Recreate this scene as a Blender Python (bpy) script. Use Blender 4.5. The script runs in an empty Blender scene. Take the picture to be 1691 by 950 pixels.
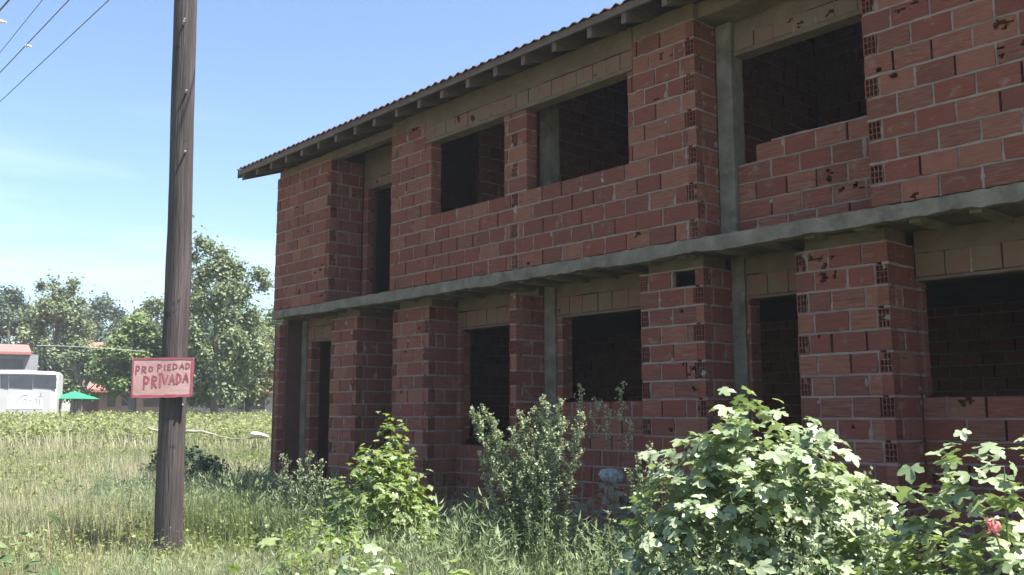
import bpy, math, random
import numpy as np
from mathutils import Vector, Matrix
rng = np.random.default_rng(7); random.seed(7)
S = bpy.context.scene
COL = S.collection

# ------------------------------------------------------------------ camera
F, PITCH, YAW = 1550.0, math.radians(7.68), math.radians(41.45)
CAM = np.array([14.9, -7.63, 1.5])
_v = np.array([-math.cos(YAW), math.sin(YAW), 0.0])
FW = _v*math.cos(PITCH)+np.array([0, 0, math.sin(PITCH)])
RT = np.array([math.sin(YAW), math.cos(YAW), 0.0])
UP = np.cross(RT, FW)
cd = bpy.data.cameras.new('camera'); cam = bpy.data.objects.new('camera', cd); COL.objects.link(cam)
cd.sensor_width = 36; cd.lens = F/1691*36; cd.clip_start = .05; cd.clip_end = 2000
cam.matrix_world = Matrix(((RT[0], UP[0], -FW[0], CAM[0]), (RT[1], UP[1], -FW[1], CAM[1]), (RT[2], UP[2], -FW[2], CAM[2]), (0, 0, 0, 1)))
S.camera = cam
S.render.engine = 'CYCLES'

# ------------------------------------------------------------------ light
SUN_EL = math.radians(64); SD = np.array([.88, .475])            # sun stands behind the building, to the right
w = bpy.data.worlds.new('World'); S.world = w; w.use_nodes = True
nt = w.node_tree; nt.nodes.clear()
def N(t, ty, **k):
    n = t.nodes.new(ty)
    for a, b in k.items(): setattr(n, a, b)
    return n
out = N(nt, 'ShaderNodeOutputWorld'); bg = N(nt, 'ShaderNodeBackground'); sky = N(nt, 'ShaderNodeTexSky')
sky.sky_type = 'NISHITA'; sky.sun_disc = False; sky.sun_elevation = SUN_EL
sky.sun_rotation = math.atan2(SD[0], SD[1]); sky.air_density = 1.0; sky.dust_density = .8; sky.ozone_density = 3.0
bg.inputs[1].default_value = 0.088
tc = N(nt, 'ShaderNodeTexCoord'); mp = N(nt, 'ShaderNodeMapping'); mp.inputs['Scale'].default_value = (1.6, 1.6, 9)
nz = N(nt, 'ShaderNodeTexNoise'); nz.inputs['Scale'].default_value = 2.2; nz.inputs['Detail'].default_value = 5
rp = N(nt, 'ShaderNodeMapRange'); rp.inputs[1].default_value = .50; rp.inputs[2].default_value = .78; rp.inputs[4].default_value = .30
sx = N(nt, 'ShaderNodeSeparateXYZ'); lo = N(nt, 'ShaderNodeMapRange'); lo.inputs[1].default_value = .34; lo.inputs[2].default_value = .08
mu = N(nt, 'ShaderNodeMath', operation='MULTIPLY'); mxc = N(nt, 'ShaderNodeMixRGB'); mxc.inputs[2].default_value = (8.5, 9.0, 9.6, 1)
L = nt.links.new
L(tc.outputs['Generated'], mp.inputs[0]); L(mp.outputs[0], nz.inputs['Vector']); L(nz.outputs[0], rp.inputs[0])
L(tc.outputs['Generated'], sx.inputs[0]); L(sx.outputs[2], lo.inputs[0]); L(rp.outputs[0], mu.inputs[0]); L(lo.outputs[0], mu.inputs[1])
L(mu.outputs[0], mxc.inputs[0]); L(sky.outputs[0], mxc.inputs[1]); L(mxc.outputs[0], bg.inputs[0]); L(bg.outputs[0], out.inputs[0])
sl = bpy.data.lights.new('sun', 'SUN'); sl.energy = 5.0; sl.angle = math.radians(.53); sl.color = (1, .955, .88)
so = bpy.data.objects.new('sun', sl); COL.objects.link(so)
sdir = Vector((SD[0]*math.cos(SUN_EL), SD[1]*math.cos(SUN_EL), math.sin(SUN_EL)))
so.rotation_euler = sdir.to_track_quat('Z', 'Y').to_euler()
S.view_settings.view_transform = 'Standard'; S.view_settings.look = 'None'; S.view_settings.gamma = 1
S.view_settings.use_curve_mapping = False
S.view_settings.exposure = 1.58
S.cycles.max_bounces = 7; S.cycles.diffuse_bounces = 4; S.cycles.transparent_max_bounces = 4

# ------------------------------------------------------------------ helpers
def ray(x, y): return FW*F+RT*(x-845.5)-UP*(y-475)
def P(x, y, r):
    """point at horizontal distance r from the viewpoint, read off the photograph"""
    d = ray(x, y); return CAM+d*(r/math.hypot(d[0], d[1]))
def smooth(t): t = np.clip(t, 0, 1); return t*t*(3-2*t)
def gz(x, y):
    return .95*smooth((2-np.asarray(x, float))/27.)+.04*np.sin(np.asarray(x)*.9+1)*np.cos(np.asarray(y)*.7)
_perm = np.random.default_rng(3).random((256, 256))
def vnoise(x, y, s=1.0):
    x = np.asarray(x, float)/s+100; y = np.asarray(y, float)/s+100
    i = np.floor(x).astype(int); j = np.floor(y).astype(int); fx = x-i; fy = y-j
    fx = fx*fx*(3-2*fx); fy = fy*fy*(3-2*fy); g = lambda a, b: _perm[a % 256, b % 256]
    return (g(i, j)*(1-fx)+g(i+1, j)*fx)*(1-fy)+(g(i, j+1)*(1-fx)+g(i+1, j+1)*fx)*fy
def fbm(x, y, s=1.0): return .55*vnoise(x, y, s)+.3*vnoise(x, y, s*.45)+.15*vnoise(x, y, s*.2)

def tag(o, label=None, cat=None, group=None, kind=None):
    if label: o['label'] = label
    if cat: o['category'] = cat
    if group: o['group'] = group
    if kind: o['kind'] = kind
    return o
def empty(name, loc=(0, 0, 0), label=None, cat=None, group=None):
    o = bpy.data.objects.new(name, None); COL.objects.link(o); o.location = loc; o.empty_display_size = .3
    return tag(o, label, cat, group)
def link(name, me, mat, parent=None):
    o = bpy.data.objects.new(name, me); COL.objects.link(o)
    for m in (mat if isinstance(mat, (list, tuple)) else [mat]): me.materials.append(m)
    if parent is not None:
        o.parent = parent; o.matrix_parent_inverse = parent.matrix_world.inverted() if False else Matrix.Translation(-Vector(parent.location))
    return o

class MB:
    """collects faces in world coordinates, several materials, one value 'var' per vertex"""
    def __init__(s): s.v = []; s.f = []; s.m = []; s.a = []
    def add(s, vs, fs, m=0, var=.5):
        b = len(s.v); s.v.extend([tuple(map(float, q)) for q in vs]); s.a.extend([var]*len(vs))
        for f in fs: s.f.append(tuple(b+i for i in f)); s.m.append(m)
    def box(s, x0, x1, y0, y1, z0, z1, m=0, var=.5):
        s.add([(x0, y0, z0), (x1, y0, z0), (x1, y1, z0), (x0, y1, z0), (x0, y0, z1), (x1, y0, z1), (x1, y1, z1), (x0, y1, z1)],
              [(0, 3, 2, 1), (4, 5, 6, 7), (0, 1, 5, 4), (1, 2, 6, 5), (2, 3, 7, 6), (3, 0, 4, 7)], m, var)
    def tube(s, pts, rad, n=6, m=0, var=.5):
        pts = [np.array(p, float) for p in pts]; rings = []
        if not hasattr(rad, '__len__'): rad = [rad]*len(pts)
        vs = []
        for i, p in enumerate(pts):
            t = pts[min(i+1, len(pts)-1)]-pts[max(i-1, 0)]; t /= (np.linalg.norm(t)+1e-9)
            a = np.cross(t, (0, 0, 1)) if abs(t[2]) < .9 else np.cross(t, (1, 0, 0)); a /= np.linalg.norm(a); b = np.cross(t, a)
            for k in range(n):
                q = 2*math.pi*k/n; vs.append(p+rad[i]*(a*math.cos(q)+b*math.sin(q)))
        fs = [(i*n+k, i*n+(k+1) % n, (i+1)*n+(k+1) % n, (i+1)*n+k) for i in range(len(pts)-1) for k in range(n)]
        fs += [tuple(range(n))[::-1], tuple((len(pts)-1)*n+k for k in range(n))]
        s.add(vs, fs, m, var)
    def build(s, name, mat, parent=None, smooth_=False):
        me = bpy.data.meshes.new(name); me.from_pydata(s.v, [], s.f)
        me.polygons.foreach_set('material_index', np.array(s.m, dtype=np.int32))
        at = me.attributes.new('var', 'FLOAT', 'POINT'); at.data.foreach_set('value', np.array(s.a, dtype=np.float32))
        if smooth_: me.polygons.foreach_set('use_smooth', np.ones(len(s.f), dtype=bool))
        me.update()
        return link(name, me, mat, parent)

class TM:
    """triangle soup from scattered templates, numpy speed"""
    def __init__(s): s.V = []; s.T = []; s.A = []; s.n = 0
    def scatter(s, tv, tf, R, O, var):
        k = len(O); n = len(tv)
        if k == 0: return
        v = np.einsum('kij,nj->kni', R, tv)+O[:, None, :]
        f = tf[None]+(np.arange(k)*n)[:, None, None]+s.n
        s.V.append(v.reshape(-1, 3)); s.T.append(f.reshape(-1, 3)); s.A.append(np.repeat(var, n)); s.n += k*n
    def raw(s, v, f, var=.5):
        v = np.asarray(v, float); f = np.asarray(f, int)
        s.V.append(v); s.T.append(f+s.n); s.A.append(np.full(len(v), var)); s.n += len(v)
    def build(s, name, mat, parent=None, sm=False):
        V = np.concatenate(s.V); T = np.concatenate(s.T); A = np.concatenate(s.A)
        me = bpy.data.meshes.new(name); me.vertices.add(len(V)); me.vertices.foreach_set('co', V.astype(np.float32).ravel())
        me.loops.add(T.size); me.loops.foreach_set('vertex_index', T.astype(np.int32).ravel())
        me.polygons.add(len(T)); me.polygons.foreach_set('loop_start', (np.arange(len(T))*3).astype(np.int32))
        at = me.attributes.new('var', 'FLOAT', 'POINT'); at.data.foreach_set('value', A.astype(np.float32))
        if sm: me.polygons.foreach_set('use_smooth', np.ones(len(T), dtype=bool))
        me.update(calc_edges=True)
        return link(name, me, mat, parent)

# ------------------------------------------------------------------ materials
def mat(name, cols, scale=3., rough=.85, bump=0., bscale=30., var=True, spec=.3, stretch=(1, 1, 1), trans=0., noise=.5, tcol=None, dirt=None, dscale=1.5, dlo=.52, dhi=.62):
    m = bpy.data.materials.new(name); m.use_nodes = True; t = m.node_tree; b = t.nodes['Principled BSDF']; l = t.links.new
    b.inputs['Roughness'].default_value = rough; b.inputs['Specular IOR Level'].default_value = spec
    tc = N(t, 'ShaderNodeTexCoord'); mp = N(t, 'ShaderNodeMapping'); mp.inputs['Scale'].default_value = stretch; l(tc.outputs['Object'], mp.inputs[0])
    nz = N(t, 'ShaderNodeTexNoise'); nz.inputs['Scale'].default_value = scale; nz.inputs['Detail'].default_value = 6; l(mp.outputs[0], nz.inputs['Vector'])
    cr = N(t, 'ShaderNodeValToRGB'); e = cr.color_ramp.elements
    while len(e) < len(cols): e.new(.5)
    for i, c in enumerate(cols): e[i].position = i/(len(cols)-1) if len(cols) > 1 else 0; e[i].color = (*c, 1)
    mr = N(t, 'ShaderNodeMapRange'); mr.inputs[1].default_value = .25; mr.inputs[2].default_value = .75; l(nz.outputs[0], mr.inputs[0])
    if var:
        at = N(t, 'ShaderNodeAttribute', attribute_name='var'); mx = N(t, 'ShaderNodeMix'); mx.inputs[0].default_value = noise
        l(at.outputs['Fac'], mx.inputs[2]); l(mr.outputs[0], mx.inputs[3]); l(mx.outputs[0], cr.inputs[0])
    else: l(mr.outputs[0], cr.inputs[0])
    colout = cr.outputs[0]
    if dirt:
        n2 = N(t, 'ShaderNodeTexNoise'); n2.inputs['Scale'].default_value = dscale; n2.inputs['Detail'].default_value = 8; n2.inputs['Roughness'].default_value = .65
        l(tc.outputs['Object'], n2.inputs['Vector'])
        m2 = N(t, 'ShaderNodeMapRange'); m2.inputs[1].default_value = dlo; m2.inputs[2].default_value = dhi; l(n2.outputs[0], m2.inputs[0])
        mm = N(t, 'ShaderNodeMixRGB'); mm.inputs[2].default_value = (*dirt, 1); l(m2.outputs[0], mm.inputs[0]); l(colout, mm.inputs[1]); colout = mm.outputs[0]
    l(colout, b.inputs['Base Color'])
    if bump:
        n3 = N(t, 'ShaderNodeTexNoise'); n3.inputs['Scale'].default_value = bscale; n3.inputs['Detail'].default_value = 8; l(mp.outputs[0], n3.inputs['Vector'])
        bp = N(t, 'ShaderNodeBump'); bp.inputs['Strength'].default_value = bump; bp.inputs['Distance'].default_value = .02
        l(n3.outputs[0], bp.inputs['Height']); l(bp.outputs[0], b.inputs['Normal'])
    if trans:
        tr = N(t, 'ShaderNodeBsdfTranslucent'); ms = N(t, 'ShaderNodeMixShader'); ms.inputs[0].default_value = trans
        if tcol:
            hm = N(t, 'ShaderNodeMixRGB', blend_type='MULTIPLY'); hm.inputs[0].default_value = 1; hm.inputs[2].default_value = (*tcol, 1); l(colout, hm.inputs[1]); l(hm.outputs[0], tr.inputs[0])
        else: l(colout, tr.inputs[0])
        l(b.outputs[0], ms.inputs[1]); l(tr.outputs[0], ms.inputs[2]); l(ms.outputs[0], t.nodes['Material Output'].inputs[0])
    return m
M = {}
M['brick'] = mat('red_hollow_brick', [(.105, .045, .035), (.205, .065, .048), (.15, .058, .044), (.25, .108, .074), (.185, .058, .043), (.22, .082, .057)], 6, .9, .7, 9, spec=.12, stretch=(1, 1, 14), noise=.33, dirt=(.24, .165, .125), dscale=6, dlo=.585, dhi=.72)
M['brick_buff'] = mat('buff_lintel_brick', [(.14, .058, .04), (.19, .09, .058), (.17, .10, .066), (.17, .062, .044)], 5, .9, .4, 12, noise=.5, dirt=(.15, .112, .08), dscale=4, dlo=.43, dhi=.62)
M['mortar'] = mat('pale_mortar', [(.15, .118, .10), (.225, .178, .155), (.30, .25, .22)], 7, .95, .5, 40, noise=.6)
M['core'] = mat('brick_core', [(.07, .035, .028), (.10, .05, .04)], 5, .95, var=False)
M['concrete'] = mat('grey_concrete', [(.115, .100, .080), (.17, .150, .122), (.235, .210, .172)], 5, .95, .9, 25, noise=.9, dirt=(.085, .072, .055), dscale=4, dlo=.5, dhi=.75)
M['buff'] = mat('buff_concrete', [(.095, .068, .048), (.13, .096, .07), (.17, .13, .096)], 4, .95, .6, 22, noise=.9, dirt=(.19, .10, .065), dscale=3, dlo=.58, dhi=.72)
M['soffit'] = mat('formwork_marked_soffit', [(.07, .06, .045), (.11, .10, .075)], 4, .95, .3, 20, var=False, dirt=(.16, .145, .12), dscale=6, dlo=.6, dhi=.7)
M['wood'] = mat('weathered_wood', [(.08, .058, .05), (.12, .09, .077), (.17, .13, .115)], 5, .9, .4, 25, noise=.7, stretch=(1, 1, 6))
M['darkwood'] = mat('dark_wood', [(.04, .03, .024), (.07, .052, .04)], 5, .9, .3, 25, noise=.7)
M['tile'] = mat('weathered_roof_tile', [(.05, .028, .024), (.10, .05, .042), (.075, .045, .04)], 3, .8, .3, 30, noise=.6, dirt=(.12, .09, .08), dscale=5, dlo=.55, dhi=.7)
RX0, RX1, EY, RZ, SL, RIDGE = -.62, 16.0, -.46, 5.80, .36, 5.30
def rz(y): return RZ+SL*(y-EY)      # single pitch rising towards the back
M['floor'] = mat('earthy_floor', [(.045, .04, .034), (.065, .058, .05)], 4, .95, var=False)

# ------------------------------------------------------------------ brick laying
CH, BL, BD, JT = .195, .335, .11, .020
Z = np.array([0, 0, 1.])
def jit(a): return random.uniform(-a, a)
def brick(mb, O, U, Nn, u0, u1, z0, z1, kind='plain', d=BD, m=0):
    """one hollow brick: a box whose face lies in the wall plane; kinds 'perf' (end with 3x3 holes) and 'chip' (broken shell)"""
    var = random.random(); n0 = jit(.005)
    def pt(u, z, n): return O+U*u+Z*z+Nn*n
    c = .004
    a, b, e, f = u0+jit(.002), u1+jit(.002), z0+jit(.002), z1+jit(.002)
    base = [pt(a, e, n0-c), pt(b, e, n0-c), pt(b, f, n0-c), pt(a, f, n0-c), pt(a, e, -d), pt(b, e, -d), pt(b, f, -d), pt(a, f, -d)]
    flip = np.dot(np.cross(U, Z), Nn) < 0
    def F_(fs): return [tuple(reversed(q)) for q in fs] if flip else fs
    if kind == 'plain':
        c2 = [random.uniform(.003, .009) for _ in range(4)]; vs = base+[pt(a+c2[0], e+c2[1], n0+jit(.003)), pt(b-c2[2], e+c2[3], n0+jit(.003)), pt(b-c2[1], f-c2[0], n0+jit(.003)), pt(a+c2[3], f-c2[2], n0+jit(.003))]
        mb.add(vs, F_([(8, 9, 10, 11), (0, 1, 9, 8), (1, 2, 10, 9), (2, 3, 11, 10), (3, 0, 8, 11), (0, 4, 5, 1), (1, 5, 6, 2), (2, 6, 7, 3), (3, 7, 4, 0)]), m, var)
        return
    mb.add(base, F_([(0, 4, 5, 1), (1, 5, 6, 2), (2, 6, 7, 3), (3, 7, 4, 0)]), m, var)
    if kind == 'perf':
        w_, h_ = b-a, f-e; o = .009; i = .007; nc = 3 if w_ > .09 else 2; nr = 3
        cw = (w_-2*o-(nc-1)*i)/nc; rh = (h_-2*o-(nr-1)*i)/nr
        us = [a]; zs = [e]
        for k in range(nc): us += [a+o+k*(cw+i), a+o+k*(cw+i)+cw]
        for k in range(nr): zs += [e+o+k*(rh+i), e+o+k*(rh+i)+rh]
        us.append(b); zs.append(f)
        hole = [[(p % 2 == 1 and q % 2 == 1 and random.random() > .04) for p in range(len(us)-1)] for q in range(len(zs)-1)]
        j = .0015; dep = d-.012
    else:
        nu = max(6, int((b-a)/.019)); nv = 9
        us = list(np.linspace(a, b, nu+1)); zs = list(np.linspace(e, f, nv+1))
        hole = [[False]*nu for _ in range(nv)]
        for _ in range(random.choice((1, 1, 1, 2, 3))):
            cells = [(random.randint(1, nu-2), random.randint(1, nv-2))]
            for _ in range(int(random.expovariate(.16))+1):
                cu, cv = random.choice(cells); du, dv = random.choice(((1, 0), (-1, 0), (1, 0), (-1, 0), (0, 1), (0, -1)))
                cells.append((min(nu-1, max(0, cu+du)), min(nv-1, max(0, cv+dv))))
            for cu, cv in cells: hole[cv][cu] = True
        j = .0065; dep = .08
    nu = len(us)-1; nv = len(zs)-1
    vs = []
    for q in range(nv+1):
        for p in range(nu+1):
            inn = 0 < p < nu and 0 < q < nv
            ju, jz = (jit(j), jit(j*.7)) if inn else (0, 0)
            vs.append((us[p]+ju, zs[q]+jz))
    k = len(vs); V3 = [pt(u, z, n0) for u, z in vs]+[pt(u, z, -dep) for u, z in vs]
    idx = lambda p, q: q*(nu+1)+p
    fs = []
    for q in range(nv):
        for p in range(nu):
            A, B, C, D = idx(p, q), idx(p+1, q), idx(p+1, q+1), idx(p, q+1)
            if not hole[q][p]: fs.append((A, B, C, D)); continue
            fs.append((A+k, B+k, C+k, D+k))
            for (dp, dq, s, t) in ((0, -1, A, B), (1, 0, B, C), (0, 1, C, D), (-1, 0, D, A)):
                P_, Q_ = p+dp, q+dq
                if not (0 <= P_ < nu and 0 <= Q_ < nv) or not hole[Q_][P_]: fs.append((s, t, t+k, s+k))
    mb.add(V3, F_(fs), m, var*.9)
def strip_h(mb, O, U, Nn, u0, u1, z, h, m=1):
    n = max(1, int((u1-u0)/.07)); us = np.linspace(u0, u1, n+1); up = []; dn = []; pr = []
    for u in us:
        pr.append(random.uniform(-.010, .003) if random.random() > .06 else .006); up.append(h/2+jit(.004)); dn.append(h/2+jit(.004))
    vs = []; fs = []; var = random.random()
    for i, u in enumerate(us):
        b = O+U*u+Z*z
        vs += [b-Z*dn[i]+Nn*(pr[i]-.01), b-Z*dn[i]*.8+Nn*pr[i], b+Z*up[i]*.8+Nn*pr[i], b+Z*up[i]+Nn*(pr[i]-.01), b+Z*up[i]-Nn*.06, b-Z*dn[i]-Nn*.06]
    for i in range(n):
        a = i*6; b = a+6
        for q in range(6):
            q2 = (q+1) % 6; fs.append((a+q, b+q, b+q2, a+q2))
    fs += [(5, 4, 3, 2, 1, 0), tuple(n*6+q for q in range(6))]
    mb.add(vs, fs, m, var)
def strip_v(mb, O, U, Nn, u, z0, z1, wdt, m=1):
    fat = random.random() < .12; n = 4; zs = np.linspace(z0, z1, n+1); vs = []; fs = []; var = random.random()
    for z in zs:
        p = random.uniform(-.012, .002)+(.004 if fat else 0); a = wdt/2*random.uniform(.8, 1.3)*(1.9 if fat else 1); b = O+U*(u+jit(.003))+Z*z
        vs += [b-U*a-Nn*.06, b-U*a+Nn*(p-.003), b+Nn*p, b+U*a+Nn*(p-.003), b+U*a-Nn*.06]
    for i in range(n):
        a = i*5; b = a+5
        for q in range(5): q2 = (q+1) % 5; fs.append((a+q, a+q2, b+q2, b+q))
    mb.add(vs, fs, m, var)
def blob(mb, O, U, Nn, u, z, r, m=1):
    n = 9; vs = [O+U*u+Z*z+Nn*.009]; st = random.uniform(.6, 1.7)
    for k in range(n):
        a = 2*math.pi*k/n; q = r*random.uniform(.55, 1.25); vs.append(O+U*(u+q*math.cos(a))+Z*(z+q*st*math.sin(a))+Nn*(.0045))
    for k in range(n):
        a = 2*math.pi*k/n; vs.append(O+U*(u+(vs[k+1]-vs[0]).dot(U)*1.05)+Z*(vs[k+1][2]-O[2]+(vs[k+1][2]-vs[0][2])*.05)-Nn*.01)
    mb.add(vs, [(0, k+1, (k+1) % n+1) for k in range(n)]+[(k+1, k+1+n, (k+1) % n+1+n, (k+1) % n+1) for k in range(n)], m, random.random())

def wall(name, parent, O, U, Nn, width, z0, z1, holes=(), perf=(), t=.18, lend=None, rend=None, chip=.07, simple=False, phase=0., mats=None, missing=(), bl=BL, core=True, smear=.05, par0=0):
    """lay courses from z0 to z1. holes=(u0,u1,z0,z1). perf=(u,parity,width): courses of that parity show a brick end there.
    lend/rend: parity of the courses where this wall gives the corner to its neighbour's brick (starts .06 in)"""
    O = np.array(O, float); U = np.array(U, float); Nn = np.array(Nn, float); mb = MB()
    nco = int(math.ceil((z1-z0)/CH-.01))
    for k in range(nco):
        za, zb = z0+k*CH, min(z0+(k+1)*CH, z1); par = (k+par0) % 2
        edges = sorted(set([0., width]+[min(max(e, 0), width) for h in holes for e in h[:2]]))
        segs = []
        for a, b in zip(edges[:-1], edges[1:]):
            if b-a < 1e-4: continue
            mid = (a+b)/2; lo, hi = za, zb
            for h in holes:
                if h[0] <= mid <= h[1] and h[2] < hi-.03 and h[3] > lo+.03:
                    if h[2] > lo+.06 : hi = h[2]
                    elif h[3] < hi-.06: lo = h[3]
                    else: hi = lo
            if hi-lo < .05: continue
            if segs and abs(segs[-1][1]-a) < 1e-6 and segs[-1][2:] == [lo, hi]: segs[-1][1] = b
            else: segs.append([a, b, lo, hi])
        for a, b, lo, hi in segs:
            A, B = a, b
            if a == 0 and lend is not None and par == lend: A = a+.102
            if b == width and rend is not None and par == rend: B = b-.102
            if k: strip_h(mb, O, U, Nn, A+.004, B-.004, lo, JT+.004)
            cuts = []
            off = ((par*.5+phase) % 1)*bl
            u = a-off if par else a-(phase % 1)*bl
            while u < B:
                if A+.06 < u < B-.06: cuts.append(u+jit(.012))
                u += bl
            pf = []
            for q in perf:
                if q[1] == par and A-.02 <= q[0] and q[0]+q[2] <= B+.02:
                    pf.append((max(q[0], A), min(q[0]+q[2], B)))
            for p0, p1 in pf:
                cuts = [c for c in cuts if not (p0-.09 < c < p1+.09)]+[c for c in (p0, p1) if A+.01 < c < B-.01]
            cuts = [A]+sorted(cuts)+[B]
            for c0, c1 in zip(cuts[:-1], cuts[1:]):
                if c1-c0 < .02: continue
                if any(m_[0] <= (c0+c1)/2 <= m_[1] and m_[2] == k for m_ in missing): continue
                isp = any(abs(c0-p0) < .01 and abs(c1-p1) < .01 for p0, p1 in pf)
                kd = 'perf' if isp else ('chip' if (random.random() < chip and not simple and c1-c0 > .12) else 'plain')
                g0 = JT/2 if c0 > A else 0; g1 = JT/2 if c1 < B else 0
                brick(mb, O, U, Nn, c0+g0, c1-g1, lo+JT/2, hi-JT/2, kd)
                if c1 < B and (random.random() < .62 or isp): strip_v(mb, O, U, Nn, c1, lo+JT/2-.002, hi-JT/2+.002, JT+.002)
                if not simple and random.random() < smear: blob(mb, O, U, Nn, min(B-.03, max(A+.03, c1+jit(.03))), lo+random.uniform(.02, CH-.02), random.uniform(.014, .036))
            # core behind the face bricks
            ca = A if (a == 0 and lend is None) else a+.112; cb = B if (b == width and rend is None) else b-.112
            if core and cb-ca > .02 and not any(m_[2] == k for m_ in missing):
                for (s0, s1) in ((ca, cb),):
                    q = [O+U*uu+Z*zz+Nn*nn for zz in (lo, hi) for uu, nn in ((s0, -BD-.003), (s1, -BD-.003), (s1, -t), (s0, -t))]
                    mb.add(q, [(0, 1, 2, 3), (4, 5, 6, 7), (0, 1, 5, 4), (1, 2, 6, 5), (2, 3, 7, 6), (3, 0, 4, 7)], 2)
        if k == nco-1:
            for a, b, lo, hi in segs:
                if any(m_[2] == k and m_[0] < .01 for m_ in missing): a = [m_[1] for m_ in missing if m_[2] == k][0]+.02
                strip_h(mb, O, U, Nn, a+.006, b-.006, hi, JT)
    return mb.build(name, mats or [M['brick'], M['mortar'], M['core']], parent)

def rough_box(name, parent, m, x0, x1, y0, y1, z0, z1, step=.12, amp=.006, bottom=.0):
    """cast concrete: subdivided box with wavering faces"""
    nx = max(1, int((x1-x0)/step)); ny = max(1, int((y1-y0)/step)); nz_ = max(1, int((z1-z0)/step))
    xs, ys, zs = np.linspace(x0, x1, nx+1), np.linspace(y0, y1, ny+1), np.linspace(z0, z1, nz_+1); cache = {}; V = []; Fc = []
    sd = random.random()*50
    def vi(i, j, k):
        key = (i, j, k)
        if key not in cache:
            x, y, z = xs[i], ys[j], zs[k]; a = amp
            p = [x+(jit(a) if 0 < i < nx else jit(a*.3)), y+jit(a)*.7, z+jit(a)*.7]
            if k == 0 and bottom: p[2] += bottom*(vnoise(x+sd, y, .45)-.5)*2+jit(bottom*.3)
            cache[key] = len(V); V.append(p)
        return cache[key]
    for i in range(nx):
        for k in range(nz_):
            Fc.append((vi(i, 0, k), vi(i+1, 0, k), vi(i+1, 0, k+1), vi(i, 0, k+1))); Fc.append((vi(i, ny, k), vi(i, ny, k+1), vi(i+1, ny, k+1), vi(i+1, ny, k)))
        for j in range(ny):
            Fc.append((vi(i, j, 0), vi(i, j+1, 0), vi(i+1, j+1, 0), vi(i+1, j, 0))); Fc.append((vi(i, j, nz_), vi(i+1, j, nz_), vi(i+1, j+1, nz_), vi(i, j+1, nz_)))
    for j in range(ny):
        for k in range(nz_):
            Fc.append((vi(0, j, k), vi(0, j, k+1), vi(0, j+1, k+1), vi(0, j+1, k))); Fc.append((vi(nx, j, k), vi(nx, j+1, k), vi(nx, j+1, k+1), vi(nx, j, k+1)))
    mb = MB(); mb.add(V, Fc); return mb.build(name, m, parent)

# ------------------------------------------------------------------ ground
def ground():
    xs = np.concatenate([np.linspace(-700, -60, 14), np.linspace(-55, 25, 161), np.linspace(40, 600, 10)])
    ys = np.concatenate([np.linspace(-600, -30, 12), np.linspace(-25, 55, 161), np.linspace(70, 800, 12)])
    X, Y = np.meshgrid(xs, ys, indexing='ij'); Zg = gz(X, Y)+.03*(fbm(X, Y, 1.3)-.5)
    V = np.stack([X, Y, Zg], -1).reshape(-1, 3); ny = len(ys)
    fs = [(i*ny+j, (i+1)*ny+j, (i+1)*ny+j+1, i*ny+j+1) for i in range(len(xs)-1) for j in range(ny-1)]
    me = bpy.data.meshes.new('ground'); me.from_pydata(V.tolist(), [], fs); me.polygons.foreach_set('use_smooth', np.ones(len(fs), dtype=bool))
    m = mat('dry_grassy_soil', [(.10, .085, .05), (.13, .13, .06), (.17, .155, .085)], .9, .95, .5, 12, var=False)
    tag(link('ground', me, m), kind='structure')
ground()

# ------------------------------------------------------------------ the building
B = empty('unfinished_building', (7.5, 2.5, 0), 'two storey unfinished house of bare red hollow brick with empty window openings', 'building')
X_, Y_ = (1, 0, 0), (0, 1, 0); nY = (0, -1, 0); nX = (1, 0, 0); nXm = (-1, 0, 0)
ZS = 3.27; ZT = ZS+12*CH                       # slab top, last full upper course
H = ZS+5*CH; WT = 5.29                         # upper sill and window head
# upper front walls (plane y = 0)
wall('brick_wall', B, (0, 0, 0), X_, nY, 1.826, ZS, ZT, perf=[(1.70, 0, .126)], rend=1, phase=.15)
wall('brick_wall', B, (3.56, 0, 0), X_, nY, 5.566, ZS, ZT, holes=[(.99, 2.55, H, WT), (2.97, 4.64, H, WT), (.84, 4.72, WT, 9)],
     perf=[(2.68, 0, .13), (5.436, 0, .13)], rend=1, phase=.3)
wall('brick_wall', B, (10.98, 0, 0), X_, nY, 4.6, ZS, ZT+CH, perf=[(.0, 1, .13)], phase=.2, chip=.12)
# returns and window reveals
wall('brick_return', B, (1.83, .004, 0), Y_, nX, .60, ZS, ZT, perf=[(0, 1, .13)], lend=0, phase=.4)
wall('brick_return', B, (9.13, .004, 0), Y_, nX, .36, ZS, ZT, perf=[(0, 1, .13)], lend=0, phase=.1, smear=.5)
wall('brick_return', B, (3.56, .004, 0), Y_, nXm, .60, ZS, ZT, simple=True)
wall('brick_return', B, (10.976, .004, 0), Y_, nXm, .42, ZS, ZT, simple=True, lend=1)
for u in (4.548, 6.528): wall('window_reveal', B, (u, .074, 0), Y_, nX, .106, H, WT, simple=True)
for u in (6.112, 8.202): wall('window_reveal', B, (u, .074, 0), Y_, nXm, .106, H, WT, simple=True)
# recessed loggia window upstairs
wall('parapet', B, (9.33, .42, 0), X_, nY, 1.645, ZS, H+.0, phase=.35, missing=[(0, .38, 4)], chip=.15, smear=.12)
rough_box('parapet_base', B, M['concrete'], 9.33, 10.97, .395, .42, ZS+.003, ZS+.06, .1, .004)
rough_box('concrete_column', B, M['concrete'], 9.135, 9.325, .37, .57, ZS+.002, 5.62, .15, .006)
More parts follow.
